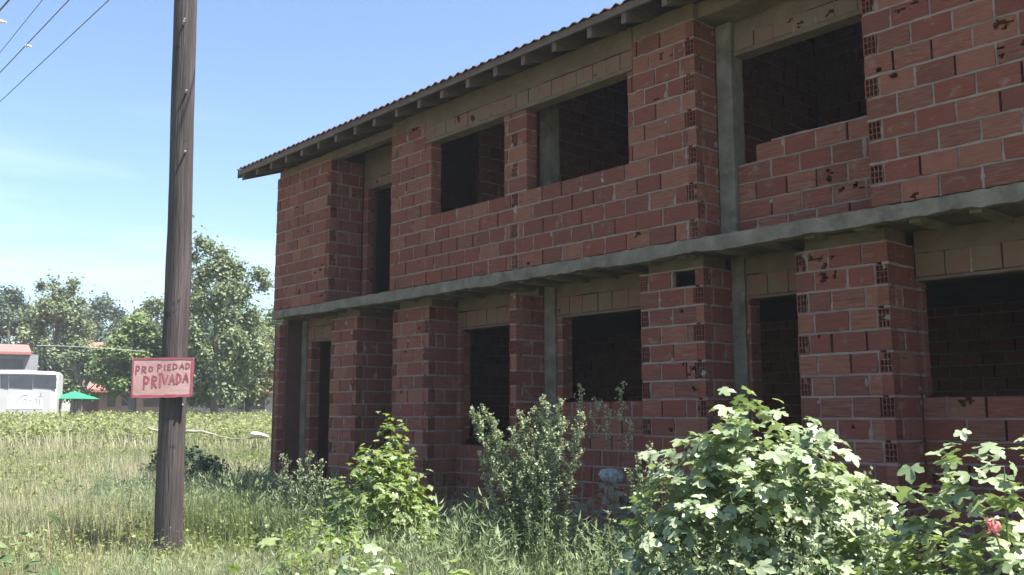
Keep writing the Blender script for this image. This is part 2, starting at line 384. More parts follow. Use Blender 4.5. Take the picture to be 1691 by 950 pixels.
# door recess upstairs
wall('brick_wall', B, (2.95, .62, 0), X_, nY, .6, ZS, 5.2, simple=True)
wall('brick_wall', B, (1.834, .62, 0), X_, nY, .14, ZS, 5.2, simple=True)
def lintel(parent, x0, x1, y, zb, zbr, ztop, strip=.045, m='buff', bm='brick_buff', bw=.24, depth=.17):
    """thin concrete lip, one row of clay lintel bricks, concrete band above"""
    lt = rough_box('lintel', parent, M[m], x0, x1, y-.004, y+depth, zb, zb+strip, .1, .004)
    mb = MB(); O = np.array([x0, y, 0.]); u = 0.; Wd = x1-x0
    while u < Wd-.02:
        w_ = min(bw*random.uniform(.85, 1.15), Wd-u)
        brick(mb, O, np.array([1., 0, 0]), np.array([0, -1., 0]), u+.004, u+w_-.006, zb+strip+.006, zbr-.004, 'chip' if random.random() < .25 else 'plain', m=0)
        if random.random() < .35: strip_v(mb, O, np.array([1., 0, 0]), np.array([0, -1., 0]), u+w_, zb+strip, zbr, .014)
        u += w_
    mb.box(x0, x1, y+BD+.004, y+depth+.02, zb+strip, zbr, 2)
    mb.build('lintel_brick_row', [M[bm], M['mortar'], M['core']], parent)
    rough_box('concrete_band', parent, M[m], x0+.002, x1-.002, y+.004, y+depth+.01, zbr+.002, ztop, .09, .009, .012)
lintel(B, 4.40, 8.28, 0, WT, 5.53, 5.79)
lintel(B, 9.33, 10.972, .42, 5.245, 5.46, 5.80)
lintel(B, 1.84, 3.54, .62, 5.17, 5.33, 5.80)
rough_box('concrete_band', B, M['buff'], 3.57, 4.398, .006, .17, ZT+.01, 5.79, .09, .009, .02)
rough_box('concrete_band', B, M['buff'], 8.283, 9.12, .006, .17, ZT+.01, 5.79, .09, .009, .02)
rough_box('concrete_band', B, M['buff'], 9.12, 10.98, .06, .40, 5.62, 5.79, .09, .009, .02)
rough_box('concrete_band', B, M['brick_buff'], .03, 1.82, .02, .17, ZT+.008, 5.74, .09, .012, .01)
rough_box('wooden_beam', B, M['wood'], 1.75, 3.66, .02, .14, 5.60, 5.74, .2, .004)
# floor slab with formwork marked ribs
rough_box('slab_edge', B, M['concrete'], -.03, 15.6, -.012, .11, 3.130, ZS, .07, .009, .018)
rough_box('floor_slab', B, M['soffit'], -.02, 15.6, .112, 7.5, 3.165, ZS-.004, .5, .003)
for i in range(31):
    x = .25+i*.5
    if x < 15.5: rough_box('slab_rib', B, M['concrete'], x, x+.10, .113, .76, 3.118+jit(.004), 3.163, .2, .004)
# ground floor
G0 = 1.655-9*CH; GT = 1.655+7*CH; YP, YR = .25, .75
GH = 2.70
def pier(x0, x1, yend, ph, top=GT, missing=()):
    wall('brick_pier', B, (x0, YP, 0), X_, nY, x1-x0, G0, top, perf=[(x1-x0-.126, 0, .126), (0, 1, .12)], rend=1, phase=ph, chip=.13, smear=.12, missing=missing)
    wall('pier_return', B, (x1+.004, YP+.004, 0), Y_, nX, yend-YP-.004, G0, top, perf=[(0, 1, .13)], lend=0, phase=ph+.3, smear=.12)
    wall('pier_return', B, (x0, YP+.114, 0), Y_, nXm, yend-YP-.114, G0, top, simple=True)
    rough_box('pier_cap', B, M['buff'], x0+.06, x1-.05, YP+.08, yend-.03, top+.008, 3.16, .1, .01)
pier(1.53, 2.31, 1.0, .1); pier(3.30, 4.20, .80, .35)
pier(8.12, 8.98, YR, .2, missing=[(.50, .70, 15)]); pier(10.06, 10.97, YR, .45); pier(13.2, 14.1, YR, .3)
# end fin beside the door, fin wall between the windows
wall('fin_wall', B, (.12, .07, 0), Y_, nX, .38, G0, GT, simple=True); wall('fin_wall', B, (0, .07, 0), X_, nY, .118, G0, GT, simple=True, t=.1, bl=.5)
wall('fin_wall', B, (6.06, YP+.004, 0), Y_, nX, YR-YP, G0, GT, perf=[(0, 1, .1)], phase=.2, t=.06, core=False, lend=0)
wall('fin_wall', B, (5.93, YP, 0), X_, nY, .126, G0, GT, perf=[(0, 0, .126), (0, 1, .126)], t=.1, core=False, bl=.5)
wall('fin_wall', B, (5.93, YP+.114, 0), Y_, nXm, YR-YP-.114, G0, GT, simple=True, t=.06, core=False)
for x0, x1, y in ((.125, .335, .49), (6.07, 6.27, YR), (8.99, 9.15, YR)):
    rough_box('concrete_column', B, M['concrete'], x0, x1, y-.02, y+.2, -.1, 3.16, .15, .007)
# recessed ground walls with openings
def gwall(x0, x1, y, o0, o1, zb, zt, head=True):
    wall('recessed_wall', B, (x0, y, 0), X_, nY, x1-x0, G0, zt, holes=[(o0-x0, o1-x0, zb, zt+1)], phase=random.random(), smear=.1, simple=False)
    wall('window_reveal', B, (o1, y+.074, 0), Y_, nXm, .106, max(zb, G0), zt, simple=True)
    wall('window_reveal', B, (o0, y+.074, 0), Y_, nX, .106, max(zb, G0), zt, simple=True)
    if head: lintel(B, x0, x1, y, zt, zt+.26, 3.16, strip=.03)
gwall(.34, 1.56, .50, .46, 1.30, .10, 2.73)
gwall(2.31, 3.3, .98, 2.45, 3.25, .10, 2.70)
gwall(4.21, 5.93, YR, 4.30, 5.86, 1.12, GH)
gwall(6.28, 8.12, YR, 6.38, 8.0, 1.69, GH+.02)
gwall(9.16, 10.06, YR, 9.20, 9.98, .10, GH)
gwall(10.98, 13.2, YR, 10.99, 12.75, 1.655, GH)
gwall(14.1, 15.5, YR, 14.2, 15.3, 1.655, GH)
# interior, ends and back
wall('end_wall', B, (0, .19, 0), Y_, nXm, 7.2, G0, 3.162, simple=True, lend=None); wall('end_wall', B, (0, .19, 0), Y_, nXm, 4.8, ZS, ZT, simple=True)
wall('end_wall', B, (15.58, .19, 0), Y_, nX, 7.2, G0, 3.162, simple=True); wall('end_wall', B, (15.58, .004, 0), Y_, nX, 4.99, ZS, ZT, simple=True)
def stair(y0):
    return [(0, max(0, (ZS+(k+1)*CH+.05-RZ)/SL+EY-y0), ZS+k*CH, ZS+(k+1)*CH) for k in range(12, 24) if (ZS+(k+1)*CH+.05-RZ)/SL+EY > y0]
for (za, zb) in ((G0, 3.162), (ZS, ZS+22.4*CH)):
    wall('back_wall', B, (.2, 4.8 if za > 1 else 7.2, 0), X_, nY, 15.2, za, zb, simple=True, holes=[] if za < 1 else [(5.0, 6.6, 4.0, 5.3), (9.0, 10.9, 4.0, 5.3), (12.4, 14.2, 4.0, 5.3)])  # upper openings are added unseen to bring sun indoors; ground rooms deepened to darken
    wall('interior_wall', B, (4.12 if za > 1 else .9, 1.3, 0), Y_, nX, 3.4, za, zb, simple=True, holes=stair(1.3) if za > 1 else [])
    if za > 1: wall('interior_wall', B, (7.8, 1.3, 0), Y_, nX, 3.4, za, zb, simple=True, holes=stair(1.3) if za > 1 else [])
    wall('interior_wall', B, (11.6 if za > 1 else 13.1, 1.3, 0), Y_, nX, 3.4, za, zb, simple=True, holes=stair(1.3) if za > 1 else [])
rough_box('concrete_column', B, M['concrete'], 6.33, 6.50, .42, .60, ZS, 5.7, .15, .006)
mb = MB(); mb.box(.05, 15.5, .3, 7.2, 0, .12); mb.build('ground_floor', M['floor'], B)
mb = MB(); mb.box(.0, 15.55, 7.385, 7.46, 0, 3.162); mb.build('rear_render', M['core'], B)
# roof
R_ = MB(); nx = int((RX1-RX0)/.16*8); ys = list(np.linspace(EY-.03, RIDGE, 18)); vs = []
for j, y in enumerate(ys):
    for i in range(nx+1):
        x = RX0+i*(RX1-RX0)/nx; vs.append((x+jit(.002), y, rz(y)+.045+.014*math.cos(2*math.pi*x/.16)+(.012 if j % 2 else 0)+(jit(.006) if j == 0 else 0)))
R_.add(vs, [(j*(nx+1)+i, j*(nx+1)+i+1, (j+1)*(nx+1)+i+1, (j+1)*(nx+1)+i) for j in range(len(ys)-1) for i in range(nx)], 0)
b0 = len(R_.v); vs = [(v[0], v[1], v[2]-.014) for v in R_.v[:nx+1]]
R_.add([R_.v[i] for i in range(nx+1)]+vs, [(i+1, i, nx+1+i, nx+2+i) for i in range(nx)], 0)
roof = R_.build('roof', M['tile'], B)
def sloped(mb, x0, x1, y0, y1, h0, h1, m=0):
    q = [(x, y, rz(y)+h) for h in (h0, h1) for x, y in ((x0, y0), (x1, y0), (x1, y1), (x0, y1))]
    mb.add(q, [(0, 3, 2, 1), (4, 5, 6, 7), (0, 1, 5, 4), (1, 2, 6, 5), (2, 3, 7, 6), (3, 0, 4, 7)], m, random.random())
mb = MB(); y = EY+.045
while y < RIDGE-.13:
    sloped(mb, RX0+.02, RX1-.02, y, y+.118, -.004, .016); y += .122
mb.build('roof_boards', M['darkwood'], roof)
mb = MB(); 
for x0 in np.arange(RX0, RX1, 3.3):
    x1 = min(x0+3.294, RX1); zj = jit(.006); mb.box(x0, x1, EY-.004, EY+.026, RZ-.068+zj, RZ+.022, 0, random.random())
mb.build('fascia_board', M['wood'], roof)
mb = MB()
for s in range(1):
    q = [(x, y, rz(y)+h) for h in (-.12, .03) for x, y in ((RX0-.028, EY), (RX0, EY), (RX0, RIDGE), (RX0-.028, RIDGE))]
    mb.add(q, [(0, 3, 2, 1), (4, 5, 6, 7), (0, 1, 5, 4), (1, 2, 6, 5), (2, 3, 7, 6), (3, 0, 4, 7)], 0)
mb.build('barge_board', M['wood'], roof)
x = RX0+.1
while x < RX1-.1:
    mb = MB(); sloped(mb, x, x+.07, EY+.03, RIDGE-.02, -.185+jit(.006), -.006); mb.build('rafter', M['wood'], roof)
    x += .535+jit(.03)
for xx in (0.02, 15.4):
    mb = MB()
    mb.add([(a, y, z) for a in (xx, xx+.15) for y, z in ((.1, ZT-.01), (5.0, ZT-.01), (5.0, rz(5.0)-.02), (.1, rz(.1)-.02))],
           [(0, 1, 2, 3), (7, 6, 5, 4), (0, 4, 5, 1), (1, 5, 6, 2), (2, 6, 7, 3), (3, 7, 4, 0)])
    mb.build('gable', M['brick'], B)

# ------------------------------------------------------------------ vegetation
V_ = {}
V_['grass'] = mat('field_grass', [(.09, .14, .04), (.17, .215, .08), (.27, .285, .14), (.38, .36, .21), (.46, .43, .29)], .5, .6, trans=.4, noise=.12, spec=.4)
V_['weed'] = mat('weed_leaf', [(.08, .13, .05), (.13, .185, .08), (.20, .255, .125), (.30, .34, .20)], 2, .6, trans=.4, noise=.15, spec=.4)
V_['cover'] = mat('ground_cover_leaf', [(.09, .14, .035), (.15, .20, .055), (.23, .27, .09), (.33, .34, .15)], 2, .6, trans=.4, noise=.15, spec=.4)
V_['bloom'] = mat('weed_buds', [(.22, .28, .14), (.34, .39, .22), (.46, .48, .33)], 3, .8, trans=.3, noise=.2)
V_['broad'] = mat('broad_sheen_tinted_leaf', [(.11, .155, .08), (.19, .245, .125), (.29, .34, .20), (.38, .42, .29)], 5, .36, trans=.24, noise=.2, spec=.75, tcol=(1.2, 1.35, .6))  # whitish sheen of sunlit leaves is put into this lightened colour
V_['vine'] = mat('light_green_lobed_leaf', [(.10, .155, .045), (.17, .235, .075), (.24, .30, .11), (.31, .36, .17)], 5, .42, trans=.42, noise=.2, spec=.7, tcol=(1.2, 1.3, .5))
V_['stem'] = mat('green_stem', [(.10, .12, .05), (.18, .19, .09)], 6, .7)
V_['brownstem'] = mat('dry_stem', [(.14, .10, .06), (.24, .18, .11)], 6, .8)
V_['dark'] = mat('dark_shrub_leaf', [(.02, .04, .018), (.035, .06, .025), (.055, .085, .04)], 3, .6, trans=.25, noise=.2)
V_['bark'] = mat('grey_bark', [(.12, .10, .08), (.24, .21, .17)], 5, .9, .6, 20, stretch=(1, 1, .3))

def rotz_tilt(n_up, k, spin=None):
    """k rotation matrices whose local z is n_up, random spin"""
    z = n_up/np.linalg.norm(n_up, axis=1, keepdims=True); a = rng.normal(size=(k, 3)) if spin is None else spin
    x = np.cross(a, z); x /= np.linalg.norm(x, axis=1, keepdims=True)+1e-9; y = np.cross(z, x)
    return np.stack([x, y, z], -1)
def leaf_template(lobes=5, droop=.22, cup=.12):
    pts = []
    tips = {5: [(-125, .62), (-62, .92), (0, 1.08), (62, .92), (125, .62)], 3: [(-80, .8), (0, 1.1), (80, .8)], 1: [(0, 1.2)]}[lobes]
    ring = [(-178, .10)]
    for i, (a, r) in enumerate(tips):
        if lobes > 1:
            ring += [(a-20, r*.82), (a, r), (a+20, r*.82)]
            if i < len(tips)-1: ring.append(((a+tips[i+1][0])/2, .52))
        else: ring += [(-120, .42), (-75, .5), (-40, .62), (-15, .95), (0, 1.2), (15, .95), (40, .62), (75, .5), (120, .42)]
    ring.append((178, .10))
    v = [(0, 0, 0)]
    for a, r in ring:
        q = math.radians(a); x, y = r*math.sin(q), r*math.cos(q)
        v.append((x*.55, y*.55, cup*abs(x)-droop*r*r+.03*math.sin(a*.15)))
    f = [(0, i+1, i) for i in range(1, len(v)-1)]
    return np.array(v), np.array(f)
LOBED = leaf_template(5); TRI3 = leaf_template(3); HEART = leaf_template(1)
NARROW = (np.array([(0, 0, 0), (.09, .45, .05), (-.09, .45, .05), (0, 1, -.12)]), np.array([(0, 1, 2), (1, 3, 2)]))
CARD = (np.array([(-.4, -.1, 0), (.4, 0, .08), (.1, .6, -.05), (-.45, .5, .1), (.3, -.5, .02)]), np.array([(0, 1, 2), (0, 2, 3), (0, 4, 1)]))
BLADE = (np.array([(-.5, 0, 0), (.5, 0, 0), (.36, .06, .5), (-.36, .06, .5), (.0, .30, 1.)]), np.array([(0, 1, 2), (0, 2, 3), (3, 2, 4)]))

def bush(name, label, cat, c, rx, ry, h, n, size, tmpl, m, group=None, nstem=10, clump=9, up=.8, lower=.18, stemm='stem', stemr=.008, yaw=0, flat=2.4):
    """mound of leaves on arching stems. Leaves gather round shoot tips that fill the mound's volume"""
    c = np.array([c[0], c[1], float(gz(c[0], c[1]))]); r = empty(name, tuple(c), label, cat, group); st = TM(); lf = TM()
    ns = nstem; tips = []
    for i in range(max(3, n//clump)):
        a = rng.uniform(0, 2*math.pi); t = math.sqrt(rng.uniform(0, 1)); top = max(0, 1-t**flat)**.6
        hh = h*(lower+(1-lower)*top*(rng.uniform(.25, 1) ** .45))*rng.uniform(.82, 1.06)
        tips.append((math.cos(a)*t*rx, math.sin(a)*t*ry, hh))
    tips = np.array(tips); cy, sy = math.cos(yaw), math.sin(yaw)
    tips = np.stack([tips[:, 0]*cy-tips[:, 1]*sy, tips[:, 0]*sy+tips[:, 1]*cy, tips[:, 2]], -1)
    mb = MB()
    for i in rng.choice(len(tips), min(len(tips), ns), replace=False):
        t = tips[i]; b = np.array([t[0]*.18+rng.normal()*.03, t[1]*.18+rng.normal()*.03, -.03])
        mid = b*.5+t*.5+np.array([0, 0, .14*h]); mid2 = b*.2+t*.8+np.array([0, 0, .08*h])
        mb.tube([c+b, c+b*.75+t*.25+np.array([0, 0, .1*h]), c+mid, c+mid2, c+t], [stemr, stemr*.85, stemr*.7, stemr*.5, stemr*.3], 5, 0, rng.random())
    mb.build('stem', V_[stemm], r)
    k = len(tips)*clump; cc = np.repeat(tips, clump, 0)
    o = cc+rng.normal(size=(k, 3))*np.array([1, 1, .8])*size*.95
    o[:, 2] = np.maximum(o[:, 2], .04)
    outd = o/np.array([rx, ry, h]); outd /= np.linalg.norm(outd, axis=1, keepdims=True)+1e-9
    nrm = outd*.55+np.array([0, 0, up])+rng.normal(size=(k, 3))*.42
    R = rotz_tilt(nrm, k)*(size*1.8*rng.uniform(.55, 1.15, k))[:, None, None]
    lf.scatter(*tmpl, R, o+c, np.clip(rng.normal(.5, .28, k), 0, 1))
    lf.build('foliage', V_[m], r)
    return r

def weed_stem(st, lf, bd, p, h, lean, leafn=90, llen=.07, pan=.35, panw=.09, budn=160, r0=.006):
    """one tall feathery weed: leafy stalk and a loose plume of small buds"""
    p = np.array([p[0], p[1], p[2]-.03]); q = p+np.array([lean[0], lean[1], h]); mid = (p+q)/2-np.array([lean[0], lean[1], 0])*.18
    T = np.linspace(0, 1, 7)[:, None]; cv = (1-T)**2*p+2*T*(1-T)*mid+T*T*q
    st.tube(cv, list(np.linspace(r0, r0*.25, 7)), 5, 0, rng.random())
    ev = lambda t: (1-t[:, None])**2*p+2*t[:, None]*(1-t[:, None])*mid+t[:, None]**2*q
    t = rng.uniform(.08, 1, leafn); a = rng.uniform(0, 2*math.pi, leafn); el = rng.uniform(-.1, .9, leafn)
    d = np.stack([np.cos(a)*np.cos(el), np.sin(a)*np.cos(el), np.sin(el)], -1)
    zz = np.cross(d, np.stack([-np.sin(a), np.cos(a), 0*a], -1)); xx = np.cross(d, zz)
    s = llen*rng.uniform(.6, 1.3, leafn)*(1.15-.6*t)
    R = np.stack([xx, d, zz], -1)*s[:, None, None]; R[:, :, 0] *= 1.05
    lf.scatter(*NARROW, R, ev(t), np.clip(rng.normal(.45, .25, leafn), 0, 1))
    if budn:
        nb = 16; tb = np.linspace(1-pan, .99, nb); base = ev(tb); ab = rng.uniform(0, 2*math.pi, nb)
        for i in range(nb):
            wv = panw*(1-abs((tb[i]-(1-pan*.55))/(pan*.6))**2)*rng.uniform(.6, 1.2)+.01
            e = base[i]+np.array([math.cos(ab[i])*wv, math.sin(ab[i])*wv, wv*1.2])
            m_ = budn//nb; u = rng.uniform(.15, 1.1, m_)[:, None]; o = base[i]*(1-u)+e*u+rng.normal(size=(m_, 3))*.011
            R = rotz_tilt(rng.normal(size=(m_, 3)), m_)*(rng.uniform(.010, .023, m_))[:, None, None]
            bd.scatter(*CARD, R, o, np.clip(rng.normal(.5, .3, m_), 0, 1))
def weed_clump(name, label, cat, c, stems, group=None, lm='weed', **kw):
    z = float(gz(c[0], c[1])); r = empty(name, (c[0], c[1], z), label, cat, group); st = MB(); lf = TM()
    for (dx, dy, h, lx, ly) in stems:
        bd = TM(); weed_stem(st, lf, bd, (c[0]+dx, c[1]+dy, z), h, (lx, ly), **kw)
        if bd.V: bd.build('seed_head', V_['bloom'], r)
    st.build('stem', V_['stem'], r); lf.build('foliage', V_[lm], r)
    return r
def rstems(n, sp, h0, h1, lean=.12):
    return [(rng.normal()*sp, rng.normal()*sp, rng.uniform(h0, h1), rng.normal()*lean, rng.normal()*lean) for _ in range(n)]
def G(x, r):
    d = ray(x, 684); d = d/math.hypot(d[0], d[1]); return CAM[0]+d[0]*r, CAM[1]+d[1]*r
# grass of the field
def grass():
    tm = TM()
    def zone(r0, r1, n, h0, h1, wd, dens, dryb, a0=-.62, a1=.62):
        r = np.sqrt(rng.uniform(r0*r0, r1*r1, n)); th = rng.uniform(a0, a1, n)
        ca = math.pi-YAW-th
        x = CAM[0]+np.cos(ca)*r; y = CAM[1]+np.sin(ca)*r
        keep = ~((x > -.05) & (x < 15.7) & (y > .2) & (y < 7.5))
        cl = fbm(x, y, 1.1); keep &= rng.random(n) < np.clip(.25+1.5*cl, 0, 1)
        x, y, r, cl = x[keep], y[keep], r[keep], cl[keep]; k = len(x)
        h = rng.uniform(h0, h1, k)*(.55+.9*fbm(x+31, y+7, 2.3)); 
        h *= np.where(np.hypot(x-5.5, y+3.9) < 1.5, .42, 1.)
        yaw = rng.uniform(0, 2*math.pi, k); lean = rng.normal(0, .33, k)
        cx_, sx_ = np.cos(yaw), np.sin(yaw); cl_, sl_ = np.cos(lean), np.sin(lean)
        X = np.stack([cx_, sx_, 0*yaw], -1); Yv = np.stack([-sx_*cl_, cx_*cl_, -sl_], -1); Zv = np.stack([-sx_*sl_, cx_*sl_, cl_], -1)
        wv = wd*rng.uniform(.6, 1.4, k)
        R = np.stack([X*wv[:, None], Yv*h[:, None], Zv*h[:, None]], -1)
        dry = np.clip(dryb+1.3*(fbm(x+77, y-13, 3.0)-.5)+rng.normal(0, .16, k)-.35*smooth((x+1)/5.)*(y > -3.2), 0, 1)
        tm.scatter(*BLADE, R, np.stack([x, y, gz(x, y)-.02], -1), dry)
    zone(3.0, 8.5, 75000, .18, .50, .006, 1, .62)
    zone(8.5, 15, 110000, .18, .48, .009, 1, .70)
    zone(15, 27, 120000, .18, .42, .014, 1, .78, -.62, .35)
    zone(27, 60, 130000, .25, .55, .035, 1, .80, -.62, .2)
    tag(tm.build('field_grass', V_['grass']), 'pale green and straw coloured grass covering the open field', 'grass', kind='stuff')
grass()
def forbs():
    """low leafy ground cover between the grass, and the yellow green weed belt at the far edge"""
    tm = TM()
    def zone(r0, r1, n, per, h0, h1, ls, v, a0=-.62, a1=.62):
        r = np.sqrt(rng.uniform(r0*r0, r1*r1, n)); ca = math.pi-YAW-rng.uniform(a0, a1, n)
        x = CAM[0]+np.cos(ca)*r; y = CAM[1]+np.sin(ca)*r
        keep = ~((x > -.1) & (x < 15.7) & (y > .15) & (y < 7.5)) & (rng.random(n) < np.clip(3.2*(fbm(x+9, y+3, 1.7)-.30), .02, 1))
        x, y = x[keep], y[keep]; k = len(x); h = rng.uniform(h0, h1, k)
        X = np.repeat(x, per); Y = np.repeat(y, per); Hh = np.repeat(h, per); m = k*per
        t = rng.uniform(.05, 1, m); o = np.stack([X+rng.normal(0, .045+.05*ls*10, m)*(.4+t), Y+rng.normal(0, .045+.05*ls*10, m)*(.4+t), gz(X, Y)+Hh*t], -1)
        R = rotz_tilt(rng.normal(size=(m, 3))*.6+np.array([0, 0, 1.]), m)*(ls*rng.uniform(.6, 1.4, m))[:, None, None]
        tm.scatter(*CARD, R, o, np.clip(v+rng.normal(0, .16, m)+.4*(t-.5), 0, 1))
    zone(3.2, 9, 3800, 22, .12, .34, .022, .35); zone(9, 16, 5200, 16, .15, .42, .03, .38); zone(16, 28, 4200, 14, .15, .4, .05, .45, -.62, .3)
    zone(29, 50, 12000, 16, .2, .72, .085, .62, -.62, .16)
    tag(tm.build('ground_cover', V_['cover']), 'low leafy weeds mixed through the grass and along its far edge', 'weeds', kind='stuff')
forbs()

def weed_template(nl, seed, sp=.22):
    g_ = np.random.default_rng(seed); V = []; T = []; n = 0
    for _ in range(nl):
        t = g_.uniform(.12, 1); a = g_.uniform(0, 6.283); el = g_.uniform(0, 1.0); d = np.array([math.cos(a)*math.cos(el), math.sin(a)*math.cos(el), math.sin(el)])
        sd = np.array([-math.sin(a), math.cos(a), 0]); z = np.cross(sd, d); s = sp*g_.uniform(.5, 1.1)*(1.15-.6*t); b = np.array([g_.normal()*.05*t, g_.normal()*.05*t, t*.85])
        V.append(b+(NARROW[0][:, :1]*sd*.8+NARROW[0][:, 1:2]*d+NARROW[0][:, 2:]*z)*s); T.append(NARROW[1]+n); n += 4
    V.append(np.array([(-.008, 0, 0), (.008, 0, 0), (0, 0, .9), (0, -.008, 0), (0, .008, 0)])); T.append(np.array([(0, 1, 2), (3, 4, 2)])+n)
    return np.concatenate(V), np.concatenate(T)
def undergrowth():
    tm = TM(); T_ = [weed_template(58, 1, .17), weed_template(70, 2, .13), weed_template(44, 3, .22)]
    def zone(x0, x1, y0, y1, n, h0, h1, thr=.0, v=.45):
        x = rng.uniform(x0, x1, n); y = rng.uniform(y0, y1, n)
        keep = (rng.random(n) < np.clip((fbm(x+3, y+41, .9)-thr)*2.6, .03, 1)) & (np.hypot(x-CAM[0], y-CAM[1]) > 3.0) & (np.hypot(x-5.6, y+3.9) > 1.7); x, y = x[keep], y[keep]; k = len(x)
        which = rng.integers(0, 3, k)
        for w_ in range(3):
            q = which == w_; m_ = int(q.sum()); h = rng.uniform(h0, h1, m_)*(.7+.6*fbm(x[q], y[q], 1.4)); up = np.stack([rng.normal(0, .16, m_), rng.normal(0, .16, m_), np.ones(m_)], -1)
            R = rotz_tilt(up, m_)*h[:, None, None]
            tm.scatter(*T_[w_], R, np.stack([x[q], y[q], gz(x[q], y[q])-.02], -1), np.clip(v+rng.normal(0, .2, m_), 0, 1))
    zone(-1, 14, -3.6, -.4, 1300, .38, .90, .0, .68); zone(5.2, 12, -5.4, -2.8, 2300, .30, .62, .1, .82)
    zone(-14, 1, -6, 6, 800, .22, .42, .35, .8)
    tag(tm.build('undergrowth', V_['weed']), 'dense leafy weeds growing in a tangle before the brick walls', 'undergrowth', kind='stuff')
undergrowth()

# large plants in front of the building
c = G(1243, 5.5); bush('lobed_leaf_bush', 'big mounded bush of pale lobed leaves, the largest plant before the building', 'bush', c, .76, .74, 1.56, 1900, .070, LOBED, 'broad', nstem=26, clump=7, lower=.10, flat=3.2)
c = G(628, 9.4); bush('lobed_leaf_bush', 'bush of bright lobed leaves with a pointed top below the brick piers', 'bush', c, .66, .5, 1.22, 1250, .052, LOBED, 'vine', nstem=16, clump=6, lower=.1)
c2 = G(655, 9.5); 
c = G(1640, 4.8); bush('lobed_leaf_bush', 'sprawling vine bush in the right corner with a pink flower', 'bush', c, .75, .6, 1.34, 800, .070, LOBED, 'broad', nstem=20, clump=5, lower=.1)
c = G(650, 9.6); bush('young_mulberry_shoot', 'upright leafy shoot rising from the pointed bush below the piers', 'plant', c, .26, .22, 1.50, 260, .052, LOBED, 'vine', nstem=7, clump=5, lower=.4)
c = G(1480, 5.2); bush('trailing_vine', 'low trailing vine between the big bush and the corner bush', 'vine', c, .5, .35, .90, 300, .055, LOBED, 'vine', nstem=9, clump=4, lower=.2)
# pink flower in the right corner
fl = empty('flower', tuple(P(1641, 870, 4.35)), 'small pink flower head among leaves in the lower right corner', 'flower')
tm = TM(); k = 46; o = P(1641, 870, 4.35)+rng.normal(size=(k, 3))*.014; d = rng.normal(size=(k, 3))
tm.scatter(*CARD, rotz_tilt(d, k)*.02, o, rng.random(k))
tm.build('petal', mat('pink_petal', [(.55, .16, .16), (.75, .35, .36)], 5, .6, trans=.3), fl)
mb = MB(); p = P(1641, 872, 4.35); mb.tube([p, p+np.array([.05, .03, -.25]), p+np.array([.12, .05, -.6]), (p[0]+.14, p[1]+.06, -.02)], .004, 5); mb.build('stem', V_['stem'], fl)

# tall feathery weeds
FG = 'tall feathery weeds in front of the building'
def tops(px_list, r): 
    """stems whose tips reach given picture heights"""
    out_ = []
    c0 = G(px_list[0][0], r)
    for (x, y, lx) in px_list:
        g = G(x-lx*60, r+rng.normal()*.12); t = P(x, y, r); out_.append((g[0]-c0[0], g[1]-c0[1], t[2]-float(gz(*g)), t[0]-g[0], t[1]-g[1]))
    return c0, out_
c0, s = tops([(870, 690, 0), (845, 700, -.6), (800, 668, -1.1), (822, 730, -.8), (905, 662, .3), (930, 690, .4), (860, 675, .2), (885, 720, .1), (790, 745, -1.2), (915, 740, .5), (850, 760, -.3), (880, 770, .1), (835, 770, -.2), (925, 655, .2), (900, 690, .1), (955, 700, .6), (785, 680, -1.5), (778, 672, -1.6), (962, 678, .9), (815, 690, -1.1), (895, 650, .1)], 8.1)
weed_clump('feathery_weed', 'broad clump of tall feathery weeds leaning left before the dark doorway', 'weed', c0, s, FG, leafn=170, llen=.11, budn=460, panw=.075, pan=.42)
c0, s = tops([(960, 632, 0), (985, 655, .2), (1028, 628, .3), (1003, 668, 0), (1040, 690, .2)], 8.2+.9)
weed_clump('feathery_weed', 'thin group of shaded feathery weeds before the middle ground floor window', 'weed', c0, s, FG, leafn=60, llen=.06, budn=130, panw=.05, pan=.2)
c0, s = tops([(1072, 728, 0), (1050, 745, -.3), (1095, 750, .2), (1040, 770, -.5), (1065, 780, 0)], 6.4)
weed_clump('feathery_weed', 'grey green weed stalks at the left foot of the biggest bush', 'weed', c0, s, FG, leafn=120, llen=.06, budn=120, panw=.05)
c0, s = tops([(512, 742, 0), (495, 755, -.2), (530, 757, .2), (468, 748, -.4), (520, 775, .2), (540, 790, .3), (480, 790, -.2)], 11.2)
weed_clump('feathery_weed', 'greyish feathery weeds at the left corner of the brick building', 'weed', c0, s, FG, leafn=110, llen=.07, budn=150, panw=.06)
c0, s = tops([(395, 765, 0), (375, 775, -.2), (412, 772, .2), (430, 790, .3), (405, 795, 0), (385, 800, -.1), (440, 760, .2), (425, 775, .1)], 14.8)
weed_clump('feathery_weed', 'dark green weeds just left of the building corner', 'weed', c0, s, FG, leafn=160, llen=.11, budn=60, panw=.05)
c0, s = tops([(1335, 815, 0), (1310, 835, -.2), (1370, 830, .3), (1430, 770, .4), (1450, 800, .4), (1285, 850, -.2)], 4.6)
weed_clump('feathery_weed', 'slender flowering weed stalks against the lower front of the biggest bush', 'weed', c0, s, FG, leafn=80, llen=.05, budn=110, panw=.035, r0=.004)
c0, s = tops([(1005, 838, 0), (985, 870, -.3), (1020, 872, .2), (965, 880, -.3), (1040, 890, .4)], 6.3)
weed_clump('leafy_weed', 'bright leafy weed with a curved top in the dark gap before the wall', 'weed', c0, s, FG, leafn=150, llen=.085, budn=30, panw=.03)
c0, s = tops([(1150, 870, 0), (1120, 880, -.2), (1180, 860, .3), (1090, 905, -.2), (1215, 890, .3), (1070, 870, -.2)], 4.9)
weed_clump('leafy_weed', 'grey green weeds along the bottom under the biggest bush', 'weed', c0, s, FG, leafn=130, llen=.07, budn=60, panw=.03)
